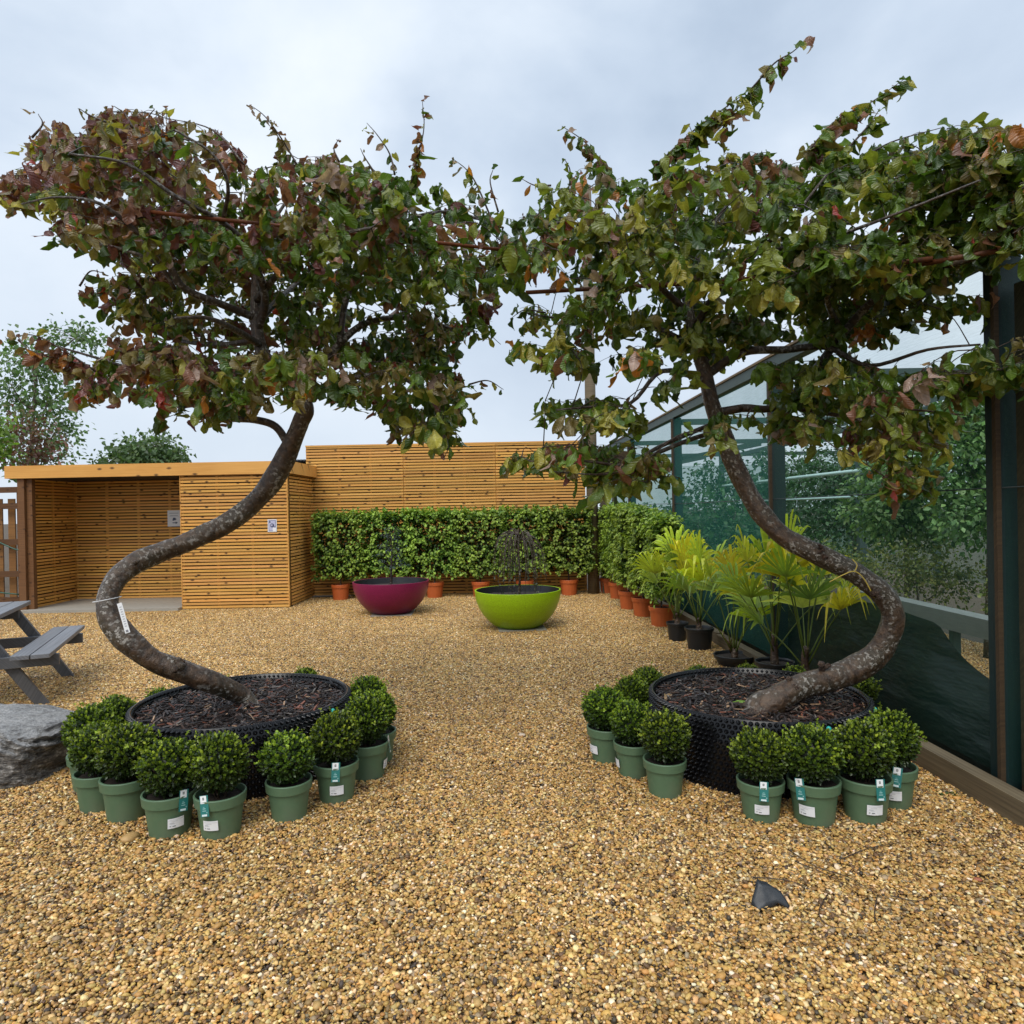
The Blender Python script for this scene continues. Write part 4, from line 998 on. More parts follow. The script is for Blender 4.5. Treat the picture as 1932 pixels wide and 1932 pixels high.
def mulch(cx, cy, r, z, root, n=2600):
    mb = MB(); k = 40
    V = [(cx, cy, z + .02)]; Fq = []
    for q in (.5, 1.0):
        for j in range(k): V.append((cx + r * q * math.cos(2 * PI * j / k), cy + r * q * math.sin(2 * PI * j / k), z + .02 * (1 - q * q) - .008))
    for j in range(k): Fq.append((0, 1 + j, 1 + (j + 1) % k)); Fq.append((1 + j, 1 + k + j, 1 + k + (j + 1) % k, 1 + (j + 1) % k))
    mb.add(V, Fq, (.014, .009, .007))
    for _ in range(n):
        a = R.uniform(0, 2 * PI); q = r * math.sqrt(R.random()) * .985
        L = R.uniform(.02, .07) * (1.5 if R.random() < .06 else 1); w_ = R.uniform(.006, .019); th = R.uniform(.002, .006)
        yaw = R.uniform(0, 2 * PI); pit = R.gauss(0, .28)
        d = np.array((math.cos(yaw) * math.cos(pit), math.sin(yaw) * math.cos(pit), math.sin(pit))); s_ = np.array((-math.sin(yaw), math.cos(yaw), R.gauss(0, .25))); nn = np.cross(d, s_)
        p = np.array((cx + q * math.cos(a), cy + q * math.sin(a), z + .02 * (1 - (q / r) ** 2) + R.uniform(-.003, .022)))
        u_ = R.random(); c = (.018, .011, .009) if u_ < .62 else (.06, .034, .024) if u_ < .82 else (.16, .055, .03) if u_ < .90 else (.11, .095, .08) if u_ < .97 else (.34, .21, .12)
        kf = R.uniform(.6, 1.4); c = tuple(x * kf for x in c)
        tw_ = R.uniform(.5, .95)
        v = [p - d * L / 2 - s_ * w_ / 2 * tw_, p + d * L / 2 - s_ * w_ / 2 * R.uniform(.2, .9), p + d * L / 2 + s_ * w_ / 2 * R.uniform(.2, .9), p - d * L / 2 + s_ * w_ / 2 * tw_]
        v += [x + nn * th for x in v]
        mb.add(v, np.array([[3, 2, 1, 0], [4, 5, 6, 7], [0, 1, 5, 4], [1, 2, 6, 5], [2, 3, 7, 6], [3, 0, 4, 7]]), c, smooth=False)
    o = mb.build('mulch', M_MULCH, root, (cx, cy, 0)); o['kind'] = 'stuff'
    return o

def in_poly(x, y, poly):
    c = False; j = len(poly) - 1
    for i in range(len(poly)):
        xi, yi = poly[i]; xj, yj = poly[j]
        if (yi > y) != (yj > y) and x < (xj - xi) * (y - yi) / (yj - yi) + xi: c = not c
        j = i
    return c
def poly_pts(poly, n):
    xs = [p[0] for p in poly]; ys = [p[1] for p in poly]; out = []
    while len(out) < n:
        x, y = R.uniform(min(xs), max(xs)), R.uniform(min(ys), max(ys))
        if in_poly(x, y, poly): out.append((x, y))
    return out

PAL_T = np.array([(.048, .090, .012), (.095, .155, .018), (.165, .19, .026), (.17, .13, .04), (.19, .085, .050), (.15, .052, .046), (.27, .040, .028), (.42, .16, .03), (.32, .22, .175), (.32, .29, .05)])  # pale pinkish entry paints the sky glare of wet leaves into their colour
def crown(root, off, limbs, polys, shoots, yc, yhalf, weight_fn, clampfn, n_leaf=6, lsize=.098, tr=M_BARK):
    tw = MB(); lv = MB()
    NN = np.zeros((60000, 3)); cnt = 0
    for lb in limbs:
        k = len(lb); NN[cnt:cnt + k] = lb; cnt += k
    att = []
    for pe in polys:
        poly, n = pe[:2]; yb = pe[2] if len(pe) > 2 else (-1, 1)
        cxp = np.mean([p[0] for p in poly]); wpx = (max(p[0] for p in poly) - min(p[0] for p in poly)) / 2
        for (x, y) in poly_pts(poly, n):
            f = max(.3, 1 - .55 * ((x - cxp) / wpx) ** 2)
            Y = yc + R.uniform(*yb) * yhalf * f
            Y = clampfn(x, Y)
            att.append((P(x, y, Y), x, y))
    A = np.array([a[0] for a in att]); SK = NN[:cnt].copy()
    dist = np.array([np.min(np.linalg.norm(SK - a, axis=1)) for a in A]); order = np.argsort(dist)
    LP, LA, LNn, LS, LC = [], [], [], [], []
    def emit(pos, px, py, outd, k, szf=1.0, tip=False, ci=None):
        for _ in range(k):
            d = np.array((R.gauss(0, .27), R.gauss(0, .27), -1.0)) + outd * R.uniform(.0, .5)
            if R.random() < .06: d = np.array((R.gauss(0, 1), R.gauss(0, 1), R.gauss(-.1, .5)))
            p = pos + np.array((R.gauss(0, .012), R.gauss(0, .012), R.gauss(0, .008)))
            LP.append(p); LA.append(d)
            az = R.uniform(0, 2 * PI); LNn.append(np.array((math.cos(az), math.sin(az), R.uniform(.1, .9))))
            LS.append(lsize * szf * min(1.3, max(.5, R.gauss(.95, .2))))
            wv = weight_fn(px, py, tip); LC.append(PAL_T[ci if (ci is not None and R.random() < .62) else R.choices(range(len(PAL_T)), wv)[0]] * R.uniform(.75, 1.3))
    for ii in order:
        a = A[ii]; px, py = att[ii][1], att[ii][2]
        dd = np.linalg.norm(NN[:cnt] - a, axis=1) + .25 * np.maximum(0, NN[:cnt, 2] - a[2]); j = int(np.argmin(dd)); s0 = NN[j]
        o2 = np.array((a[0] - root.location.x, a[1] - root.location.y, 0)); o2 = o2 / (np.linalg.norm(o2) + .05) + np.array((R.gauss(0, .7), R.gauss(0, .7), 0)); o2 /= np.linalg.norm(o2) + 1e-6
        SL = R.uniform(.12, .30); a = a - o2 * SL * .7
        L = np.linalg.norm(a - s0); d = (a - s0) / (L + 1e-6)
        mid = (s0 + a) / 2 + np.array((R.gauss(0, .05), R.gauss(0, .05), .06 + R.gauss(0, .03))) * min(1, L * 2)
        pth = spline([s0, mid, a], 3 if L < .35 else 5)
        r_ = .0022 + .0045 * min(1.2, L)
        tw.tube(pth, np.linspace(r_, .0016, len(pth)), 4, (.55, .5, .45), cap=False)
        k = len(pth); NN[cnt:cnt + k] = pth; cnt += k
        tip = R.random() < .5
        outd = np.array((d[0], d[1], 0))
        # arching leafy shoot: grows outward from the stem, droops at the tip, leaves hang in two rows
        sh = spline([a, a + o2 * SL * .5 + np.array((0, 0, R.uniform(.01, .06))), a + o2 * SL + np.array((0, 0, R.uniform(-.08, .03)))], 4)
        tw.tube(sh, np.linspace(.0022, .0012, len(sh)), 3, (.7, .55, .45), cap=False)
        ci = R.choices(range(len(PAL_T)), weight_fn(px, py, tip))[0]
        for q in sh: emit(q, px, py, o2 * .6, 1 + (R.random() < .15), .98, tip, ci)
        for q in pth[k // 2:-1]:
            emit(q, px, py, outd, (R.random() < .5), .9, False)
        # little leading tip shoot
    for (pts_, n, szf) in shoots:
        W = spline([P(*p) for p in pts_], 6); tw.tube(W, np.linspace(.0065, .0018, len(W)), 5, (.7, .6, .5))
        n = max(4, int(n * .62)); szf = min(1.1, szf * 1.28)
        for i in range(n):
            q = i / max(1, n - 1); k = q * (len(W) - 1); i0 = min(int(k), len(W) - 2); pos = W[i0] + (W[i0 + 1] - W[i0]) * (k - i0)
            pxy = pts_[min(len(pts_) - 1, int(q * len(pts_)))]
            dq = W[i0 + 1] - W[i0]; dq /= np.linalg.norm(dq) + 1e-9
            emit(pos, pxy[0], pxy[1], dq * R.uniform(.6, 2.2) * (2.0 if q > .7 else 1.0) + np.array((R.gauss(0, .7), R.gauss(0, .4), .3)), 1 if q > .6 else 2, szf * (1 - .35 * q), True)
    LP, LA, LNn, LS, LC = map(np.array, (LP, LA, LNn, LS, LC))
    # keep the net wall free of leaves
    ti = rng.integers(0, len(T_IRON), len(LP))
    for k in range(len(T_IRON)):
        s_ = ti == k; lv.leaves(T_IRON[k], LP[s_], LA[s_], LNn[s_], LS[s_], LC[s_], rng.uniform(.66, 1.0, s_.sum()))
    tw.build('twigs', tr, root, off); lv.build('crown', M_LEAF, root, off)
    print('leaves', len(LP))

def px_curve(pts, per=6):
    W = spline([(*P(p[0], p[1], p[2]), p[3] * p[2] / F_PX) for p in pts], per); return W[:, :3], W[:, 3]

# ---- left tree
LH = .41
lt = thing('twisted_ironwood_tree', 'left corkscrew trunk tree with bronze red leaves in black planter', 'tree', (LC[0], LC[1], 0), 0, 'twisted ironwood trees in black planters')
off = np.array(lt.location)
lpl = planter(LC[0], LC[1], .63, LH, lt); mulch(LC[0], LC[1], .615, LH - .055, lt)
zz = LH - .06
b0 = G(470, 1333, zz)
rc = lambda x, y, Y, r: (x / 3.125, 734.2 + y / 3.125, Y, r / 3.125)
TL = [(512, 1384, b0.y, 26), (492, 1356, b0.y - .01, 21), (476, 1336, b0.y - .02, 17), rc(1420, 1805, b0.y - .03, 52), rc(1250, 1730, 4.10, 60), rc(1080, 1665, 4.02, 66), rc(900, 1598, 3.96, 64), rc(775, 1500, 3.92, 70), rc(680, 1400, 3.92, 68), rc(632, 1300, 3.94, 62), rc(640, 1200, 4.0, 60), rc(695, 1105, 4.08, 61), rc(800, 1028, 4.17, 61), rc(950, 960, 4.26, 58), rc(1130, 890, 4.34, 57), rc(1300, 810, 4.41, 57), rc(1450, 710, 4.46, 58), rc(1580, 580, 4.48, 62), rc(1670, 430, 4.47, 61), rc(1730, 300, 4.44, 53), rc(1775, 190, 4.42, 48), (577, 770, 4.4, 14.5), (560, 735, 4.38, 13), (525, 700, 4.36, 12), (498, 672, 4.33, 12), (486, 630, 4.3, 11), (482, 570, 4.3, 9), (487, 500, 4.33, 7), (510, 430, 4.36, 4), (540, 380, 4.4, 2.5)]
tb = MB(); cpt, crd = px_curve(TL, 7); tb.tube(cpt, crd, 24, jit=.14)
limbsL = [cpt[-7 * 9:]]
LIMB = [
 [(545, 840, 4.45, 8), (520, 805, 4.43, 7.5), (480, 792, 4.40, 7), (425, 788, 4.35, 6), (390, 765, 4.3, 5), (330, 725, 4.2, 4), (230, 690, 4.1, 3), (130, 660, 4.0, 2), (60, 640, 3.95, 1.4)],
 [(484, 600, 4.3, 8), (420, 575, 4.15, 7), (350, 545, 4.0, 6.5), (318, 500, 3.9, 6), (260, 440, 3.75, 5), (190, 385, 3.6, 3.5), (110, 372, 3.5, 2.2), (40, 385, 3.45, 1.4)],
 [(486, 625, 4.3, 8), (500, 560, 4.2, 7.5), (468, 470, 4.0, 6), (420, 420, 3.85, 5), (330, 370, 3.7, 4), (240, 310, 3.6, 3), (130, 290, 3.5, 2)],
 [(330, 545, 4.0, 4), (300, 500, 3.9, 4), (230, 470, 3.85, 3), (150, 455, 3.8, 2)],
 [(420, 420, 3.85, 4), (430, 350, 3.7, 3.4), (400, 290, 3.6, 2.5), (330, 245, 3.55, 1.6)],
 [(560, 740, 4.4, 8), (630, 660, 4.5, 7), (690, 610, 4.6, 6), (780, 600, 4.7, 4.5), (880, 630, 4.75, 2.5)],
 [(640, 650, 4.5, 6), (655, 560, 4.55, 6), (700, 480, 4.5, 5), (760, 420, 4.4, 4), (850, 400, 4.3, 3), (950, 430, 4.2, 2)],
 [(655, 560, 4.55, 5), (650, 480, 4.7, 4), (640, 400, 4.7, 3), (610, 330, 4.65, 2)],
 [(570, 755, 4.4, 6), (660, 715, 4.3, 5), (750, 710, 4.2, 4), (815, 760, 4.1, 3), (840, 835, 4.05, 1.6)],
 [(490, 650, 4.3, 7), (440, 620, 3.9, 6), (390, 600, 3.5, 4), (330, 600, 3.3, 2.5)],
 [(486, 610, 4.3, 7), (530, 560, 4.7, 5), (580, 520, 5.1, 3.5), (640, 490, 5.3, 2)],
 [(482, 570, 4.3, 7), (540, 500, 4.0, 5.5), (610, 450, 3.7, 4), (700, 430, 3.5, 2.5)],
 [(490, 640, 4.3, 6), (420, 650, 4.5, 5), (330, 640, 4.8, 4), (230, 600, 5.0, 2.5)],
]
for L_ in LIMB:
    c_, r_ = px_curve(L_, 5); tb.tube(c_, r_, 9, (.75, .75, .75), jit=.06); limbsL.append(c_)
v, f = ICO2
for (x, y, Y, s) in ((340, 1250, 3.95, .032), (258, 1062, 4.03, .016), (402, 1004, 4.22, .014), (236, 1190, 3.93, .014)):
    for q in range(5):
        p = np.array(P(x, y, Y)) + rng.normal(0, s * .5, 3); k_ = s * R.uniform(.4, .85)
        tb.add(p + v * k_ * (1 + rng.uniform(-.2, .2, (len(v), 1))), f, (.8, .7, .6), v * .1 + q)
tb.build('trunk', M_BARK, lt, off)
POLY_L = [
 ([(8, 372), (35, 300), (75, 245), (150, 220), (215, 215), (300, 218), (350, 240), (410, 250), (445, 290), (465, 340), (520, 305), (560, 295), (610, 280), (660, 305), (720, 335), (800, 350), (835, 350), (870, 385), (920, 392), (985, 425), (1000, 470), (960, 535), (905, 540), (780, 540), (600, 520), (400, 480), (240, 480), (190, 470), (110, 465), (120, 400), (60, 372), (30, 400)], 370),
 ([(180, 490), (420, 470), (640, 520), (800, 540), (930, 555), (925, 590), (885, 620), (870, 690), (790, 700), (600, 690), (400, 700), (215, 700), (200, 610), (165, 545)], 195, (.1, 1.25)),
 ([(160, 690), (220, 650), (420, 660), (640, 670), (860, 660), (900, 735), (870, 785), (835, 850), (795, 825), (735, 785), (690, 755), (600, 735), (520, 765), (450, 775), (380, 780), (320, 765), (260, 750), (215, 730), (135, 745)], 170),
]
SHOOT_L = [
 ([(180, 700, 4.0), (110, 655, 3.95), (60, 632, 3.92), (10, 640, 3.9)], 30, 1.0), ([(170, 690, 4.0), (100, 675, 3.95), (40, 655, 3.92)], 26, 1.0),
 ([(560, 310, 4.3), (530, 260, 4.28), (500, 220, 4.25), (472, 198, 4.22)], 28, .66), ([(745, 330, 4.3), (735, 290, 4.3), (712, 255, 4.3), (692, 232, 4.3)], 12, .62),
 ([(775, 345, 4.2), (790, 290, 4.2), (800, 240, 4.2), (797, 192, 4.2)], 30, .9), ([(930, 420, 4.1), (900, 350, 4.1), (880, 320, 4.1), (852, 298, 4.1)], 22, .8), ([(940, 400, 4.1), (925, 345, 4.1), (930, 320, 4.1)], 8, .7),
 ([(60, 260, 3.5), (80, 235, 3.5), (72, 215, 3.5)], 7, .5), ([(200, 230, 3.5), (170, 218, 3.5), (150, 205, 3.5)], 9, .6), ([(250, 240, 3.5), (235, 215, 3.5), (215, 200, 3.5)], 9, .6), ([(285, 240, 3.5), (280, 222, 3.5), (292, 205, 3.5)], 8, .8),
 ([(460, 310, 3.6), (400, 245, 3.6), (310, 222, 3.6)], 9, .7), ([(870, 620, 4.6), (910, 622, 4.6), (945, 650, 4.6)], 9, .9), ([(885, 725, 4.3), (920, 718, 4.3), (950, 735, 4.3)], 8, .6),
 ([(300, 780, 4.2), (305, 790, 4.2), (330, 782, 4.2)], 4, .8), ([(830, 800, 4.05), (845, 840, 4.05), (840, 860, 4.05)], 8, .8), ([(640, 305, 4.3), (630, 280, 4.3), (640, 262, 4.3)], 6, .5), ([(720, 345, 4.3), (690, 300, 4.3), (680, 280, 4.3)], 6, .5), ([(150, 540, 3.9), (170, 512, 3.9), (195, 515, 3.9)], 4, .7),
]
def wL(px, py, tip):
    red = min(1, max(0, (620 - px) / 620)) * .55 + min(1, max(0, (480 - py) / 260)) * .55 + (.25 if tip else 0)
    if 600 < py < 700 and px < 480: red += .35
    red = min(1.15, max(0, red)); g_ = max(.02, 1.05 - red)
    return [16 * g_ * g_ + 1, 20 * g_, 14 * g_ + 2, 8 + 8 * red, 3 + 13 * red, 1 + 8 * red, .3 + .6 * red, .7 + .8 * red, 1.2 + 6 * red, 3]
crown(lt, off, limbsL, POLY_L, SHOOT_L, 4.3, .95, wL, lambda x, Y: Y, 6, .092)
# canes tied through the crown
for (a, b_) in (((248, 396, 3.75), (946, 471, 4.05)), ((216, 443, 3.9), (641, 486, 4.3)), ((250, 402, 3.75), (430, 452, 4.6))):
    mb = MB(); mb.tube([P(*a), (Vector(P(*a)) + Vector(P(*b_))) / 2, P(*b_)], .011, 8, (1, .62, .45)); mb.build('cane', M_POSTWOOD, lt, off)
# white tag on the trunk
mb = MB(); pa, pb2 = P(225, 1138, 3.80), P(241, 1194, 3.80); d = (pb2 - pa); u = d.normalized(); s_ = Vector((u.z, 0, -u.x)) * .014
V = [pa - s_, pa + s_, pb2 + s_, pb2 - s_]; V += [x + Vector((0, .0015, 0)) for x in V]
mb.add([tuple(x) for x in V], [(0, 1, 2, 3), (7, 6, 5, 4), (0, 4, 5, 1), (2, 6, 7, 3)], (.82, .83, .84), smooth=False)
for i in range(9):
    q = pa + d * (.12 + .08 * i) + Vector((0, -.001, 0)); mb.add([tuple(q - s_ * .5), tuple(q + s_ * .4), tuple(q + s_ * .4 + u * .005), tuple(q - s_ * .5 + u * .005)], [(0, 1, 2, 3)], (.45, .46, .5), smooth=False)
q = pa + d * .90 + Vector((0, -.001, 0)); mb.add([tuple(q - s_ * .5), tuple(q + s_ * .5), tuple(q + s_ * .5 + u * .012), tuple(q - s_ * .5 + u * .012)], [(0, 1, 2, 3)], (.2, .2, .22), smooth=False)
pc = np.array(P(202, 1131, 3.93)); ring = [pc + np.array((math.cos(t_) * .072, math.sin(t_) * .072, .012 * math.cos(t_))) for t_ in np.linspace(0, 2 * PI, 24)]
mb.tube(ring, .0028, 5, (.6, .6, .6)); mb.build('plant_tag', M_VC, lt, off)
def plugs(cx, cy, r, lst, root):
    for (a, z) in lst:
        mb = MB(); v, f = ICO2; p = np.array((cx + (r + .018) * math.cos(a), cy + (r + .018) * math.sin(a), z)); mb.add(p + v * np.array((.014, .014, .014)), f, (.03, .42, .36)); mb.build('plug', M_VC, root, (cx, cy, 0))
plugs(LC[0], LC[1], .63, [(-.35, LH - .03), (3.35, LH - .04)], lpl)

# ---- right tree
rt = thing('twisted_ironwood_tree', 'right corkscrew trunk tree with mostly green leaves in black planter', 'tree', (RC[0], RC[1], 0), 0, 'twisted ironwood trees in black planters')
off = np.array(rt.location)
rpl = planter(RC[0], RC[1], .625, LH, rt); mulch(RC[0], RC[1], .61, LH - .055, rt)
b0 = G(1438, 1345, zz)
rc = lambda x, y, Y, r: (1082 + x / 2.2725, 772.8 + y / 2.2725, Y, r / 2.2725)
TR = [(1404, 1412, b0.y - .02, 40), (1424, 1368, b0.y - .01, 34), (1442, 1336, b0.y, 30), rc(860, 1250, b0.y, 58), rc(950, 1195, 4.02, 54), rc(1080, 1155, 4.06, 54), rc(1200, 1115, 4.08, 56), rc(1300, 1045, 4.08, 52), rc(1355, 955, 4.06, 48), rc(1368, 870, 4.04, 46), rc(1320, 785, 4.04, 47), rc(1230, 715, 4.05, 44), rc(1120, 655, 4.07, 45), rc(1000, 600, 4.10, 44), rc(890, 535, 4.14, 42), rc(800, 440, 4.18, 40), rc(735, 330, 4.22, 40), rc(685, 220, 4.24, 39), rc(645, 110, 4.24, 37), (1354, 795, 4.22, 15), (1340, 750, 4.2, 14), (1330, 705, 4.2, 13), (1310, 640, 4.2, 11), (1300, 580, 4.2, 9), (1310, 520, 4.2, 7), (1330, 450, 4.2, 5), (1370, 390, 4.2, 3)]
tb = MB(); cpt, crd = px_curve(TR, 7); tb.tube(cpt, crd, 24, jit=.14)
limbsR = [cpt[-7 * 7:]]
LIMB = [
 [(1345, 800, 4.22, 5), (1290, 822, 4.1, 4.5), (1240, 845, 4.0, 4), (1180, 876, 3.9, 3.5), (1100, 870, 3.8, 2.5), (1000, 870, 3.7, 1.5)],
 [(1350, 815, 4.22, 5), (1300, 830, 4.05, 4.5), (1240, 855, 3.95, 4), (1190, 880, 3.85, 3), (1140, 895, 3.8, 2), (1040, 890, 3.7, 1.4)],
 [(1330, 710, 4.2, 9), (1400, 665, 4.15, 8), (1480, 660, 4.1, 7), (1560, 655, 4.05, 6), (1640, 690, 3.9, 4), (1750, 660, 3.6, 3), (1850, 650, 3.45, 2)],
 [(1545, 690, 4.2, 8), (1590, 630, 4.1, 8), (1650, 565, 3.95, 7), (1730, 520, 3.7, 6), (1830, 490, 3.4, 5), (1960, 440, 3.1, 4)],
 [(1400, 770, 4.2, 8), (1470, 765, 4.2, 7), (1545, 690, 4.2, 8)], [(1342, 780, 4.22, 9), (1400, 770, 4.2, 8)],
 [(1470, 765, 4.2, 5), (1560, 780, 4.1, 4), (1640, 800, 3.9, 3), (1720, 870, 3.7, 1.8)],
 [(1315, 660, 4.2, 8), (1240, 620, 4.3, 6), (1150, 590, 4.35, 4), (1060, 600, 4.4, 2.5), (990, 590, 4.4, 1.5)],
 [(1310, 620, 4.2, 8), (1360, 540, 4.0, 6.5), (1420, 480, 3.8, 5), (1480, 430, 3.7, 4), (1560, 330, 3.6, 2.5)],
 [(1300, 590, 4.2, 7), (1220, 520, 4.1, 5), (1150, 460, 4.0, 4), (1080, 420, 3.95, 3), (1010, 430, 3.9, 2)],
 [(1335, 720, 4.2, 6), (1250, 700, 4.1, 4.5), (1190, 760, 4.0, 3.5), (1110, 768, 3.95, 2.5), (1030, 775, 3.9, 1.5)],
 [(1300, 580, 4.2, 6), (1260, 500, 4.5, 5), (1230, 420, 4.7, 4), (1200, 350, 4.8, 2)],
 [(1420, 480, 3.8, 4), (1560, 450, 3.5, 3.4), (1700, 400, 3.3, 2.8), (1850, 340, 3.1, 2)],
 [(1330, 680, 4.2, 7), (1400, 600, 4.6, 5), (1480, 540, 4.9, 4), (1560, 500, 5.0, 2.5)],
 [(1590, 630, 4.1, 6), (1560, 560, 3.8, 5), (1600, 500, 3.6, 4), (1700, 480, 3.4, 3)],
]
for L_ in LIMB:
    c_, r_ = px_curve(L_, 5); tb.tube(c_, r_, 9, (.7, .7, .7), jit=.06); limbsR.append(c_)
for (x, y, Y, s) in ((1652, 1113, 3.98, .038), (1550, 1040, 4.02, .026), (1470, 1305, 3.98, .042), (1500, 1292, 3.98, .03), (1556, 1262, 4.02, .026)):
    for q in range(6):
        p = np.array(P(x, y, Y)) + rng.normal(0, s * .55, 3); k_ = s * R.uniform(.35, .8)
        tb.add(p + v * k_ * (1 + rng.uniform(-.28, .28, (len(v), 1))), f, (.7, .5, .4), v * .1 + q)
tb.build('trunk', M_BARK, rt, off)
POLY_R = [
 ([(990, 410), (1005, 350), (1055, 332), (1090, 310), (1150, 340), (1230, 318), (1300, 285), (1380, 285), (1420, 300), (1480, 310), (1560, 275), (1620, 268), (1690, 292), (1745, 255), (1830, 245), (1932, 250), (2060, 300), (2060, 470), (1850, 500), (1700, 530), (1500, 550), (1300, 555), (1100, 545), (1000, 530), (960, 500)], 375),
 ([(1390, 500), (1500, 480), (1740, 460), (1760, 500), (1640, 545), (1480, 545)], 90),
 ([(968, 590), (1060, 550), (1250, 560), (1330, 600), (1300, 700), (1250, 745), (1180, 700), (1100, 690), (1050, 680), (990, 700), (975, 640)], 52),
 ([(1010, 765), (1100, 745), (1190, 765), (1200, 812), (1130, 795), (1030, 795)], 18),
 ([(955, 858), (1050, 842), (1180, 835), (1255, 880), (1200, 915), (1130, 928), (1060, 900), (1012, 935), (1000, 885)], 36),
 ([(1250, 560), (1500, 560), (1760, 560), (1880, 560), (1860, 590), (1740, 590), (1690, 640), (1560, 650), (1450, 625), (1330, 690), (1290, 640)], 70, (-.2, 1.2)),
 ([(1440, 690), (1560, 680), (1700, 690), (1850, 650), (1932, 640), (2000, 680), (1900, 715), (1840, 735), (1760, 760), (1640, 770), (1500, 740)], 54),
 ([(1470, 745), (1600, 745), (1760, 770), (1790, 800), (1760, 840), (1750, 900), (1738, 940), (1690, 890), (1650, 845), (1560, 830), (1475, 845)], 48),
 ([(1340, 780), (1370, 780), (1380, 820), (1325, 820)], 3),
]
SHOOT_R = [
 ([(1240, 310, 4.0), (1310, 245, 3.98), (1365, 205, 3.95), (1420, 165, 3.92)], 100, 1.0), ([(1420, 165, 3.92), (1460, 120, 3.9), (1495, 98, 3.9), (1525, 72, 3.9)], 18, .85),
 ([(1350, 270, 3.95), (1380, 220, 3.95), (1435, 190, 3.95)], 14, .8),
 ([(1520, 290, 3.7), (1580, 225, 3.7), (1640, 195, 3.7), (1705, 150, 3.7)], 72, .95), ([(1600, 280, 3.6), (1640, 235, 3.6), (1660, 205, 3.6)], 14, .85), ([(1640, 290, 3.6), (1690, 265, 3.6), (1780, 240, 3.6)], 10, .8),
 ([(1160, 340, 4.0), (1130, 300, 4.0), (1100, 265, 4.0), (1060, 238, 4.0)], 36, .75), ([(1040, 350, 4.0), (1010, 350, 4.0), (985, 338, 4.0)], 8, .7), ([(1075, 350, 4.0), (1075, 320, 4.0), (1065, 300, 4.0)], 8, .7),
 ([(1030, 590, 4.4), (990, 585, 4.4), (965, 600, 4.4)], 8, .85), ([(1340, 800, 4.05), (1345, 815, 4.0), (1335, 830, 4.0)], 5, 1.0), ([(1300, 420, 4.0), (1320, 300, 4.0), (1300, 235, 4.0)], 6, .8),
 ([(1700, 770, 3.6), (1790, 780, 3.55), (1835, 785, 3.5)], 8, .9), ([(1180, 880, 3.85), (1230, 880, 3.85), (1262, 890, 3.85)], 6, .8), ([(1420, 770, 4.1), (1410, 785, 4.1), (1425, 800, 4.1)], 6, 1.0),
]
def wR(px, py, tip):
    top_ = min(1, max(0, (400 - py) / 120)); e = .3 * top_ + (.10 if tip else 0) + (.55 if (py > 800 and px > 1600) else 0) + (.45 if px < 1150 and py < 560 else 0)
    if py > 840 and px < 1280: e += .3
    return [16, 28, 20 + 8 * e, 4 + 18 * e, 1 + 14 * e, .1 + 2 * e, .1 + .1 * e, .5 + 1.8 * e, .8 + 4 * e, 4 + 7 * e]
def clR(x, Y):
    lim = 2.36 * F_PX / max(1, (x - CC)); return min(Y, lim) if x > 1400 else Y
crown(rt, off, limbsR, POLY_R, SHOOT_R, 4.1, .9, wR, clR, 6, .095)
for (a, b_) in (((992, 552, 4.2), (1330, 533, 4.0)), ((1330, 535, 4.0), (1760, 488, 3.4)), ((1740, 498, 3.45), (1900, 470, 3.2))):
    mb = MB(); mb.tube([P(*a), (Vector(P(*a)) + Vector(P(*b_))) / 2, P(*b_)], .013, 8, (.6, .42, .32)); mb.build('cane', M_POSTWOOD, rt, off)
# yellow string tie
mb = MB(); pc = np.array(P(1612, 1090, 4.05))
mb.tube(spline([P(1565, 1098, 3.985), P(1590, 1085, 3.965), P(1612, 1078, 3.96), P(1630, 1092, 3.96), P(1650, 1128, 3.965)], 5), .0032, 5, (.62, .46, .08))
mb.tube(spline([P(1608, 1055, 4.02), P(1617, 1066, 3.98), P(1612, 1079, 3.957)], 4), .0032, 5, (.62, .46, .08)); mb.build('string_tie', M_VC, rt, off)
plugs(RC[0], RC[1], .625, [(-1.32, LH - .035), (-.52, LH - .03)], rpl)
# weeds in the right planter
for (px, py, sz, lab) in ((1398, 1337, .05, 'pale green rosette weed at the foot of the right trunk'), (1466, 1350, .025, 'tiny green weed in mulch right of the right trunk foot')):
    g = G(px, py, zz); m_ = 11; a = np.arange(m_) * 2.4
    mb = MB(); mb.leaves(T_HED[0], np.zeros((m_, 3)) + np.array((0, 0, .004)), np.stack([np.cos(a), np.sin(a), rng.uniform(.2, .7, m_)], 1), np.tile((0, 0, 1.0), (m_, 1)) + rnd_unit(m_) * .1, sz * rng.uniform(.6, 1.1, m_), pick([(.20, .33, .05), (.15, .27, .04)], m_))
    o = mb.build('weed', M_HEDGE); o.location = (g.x, g.y, zz + .025); tag(o, lab, 'weed')
g = G(1790, 1505); a = np.arange(12) * 2.4
mb = MB(); mb.leaves(T_HED[0], rng.normal(0, .02, (12, 3)) * np.array((1, 1, .2)) + np.array((0, 0, .015)), np.stack([np.cos(a), np.sin(a), np.full(12, .3)], 1), np.tile((0, 0, 1.0), (12, 1)), rng.uniform(.02, .035, 12), pick([(.06, .11, .02)], 12))
o = mb.build('weed', M_HEDGE); o.location = g; tag(o, 'small green weed in the gravel near the base board', 'weed')

# ------------------------------------------------------------------ picnic table
pt = thing('picnic_table', 'grey stained picnic table cut off at the left edge', 'picnic table', (-4.78, 5.92, 0), math.atan2(-.92, .39))
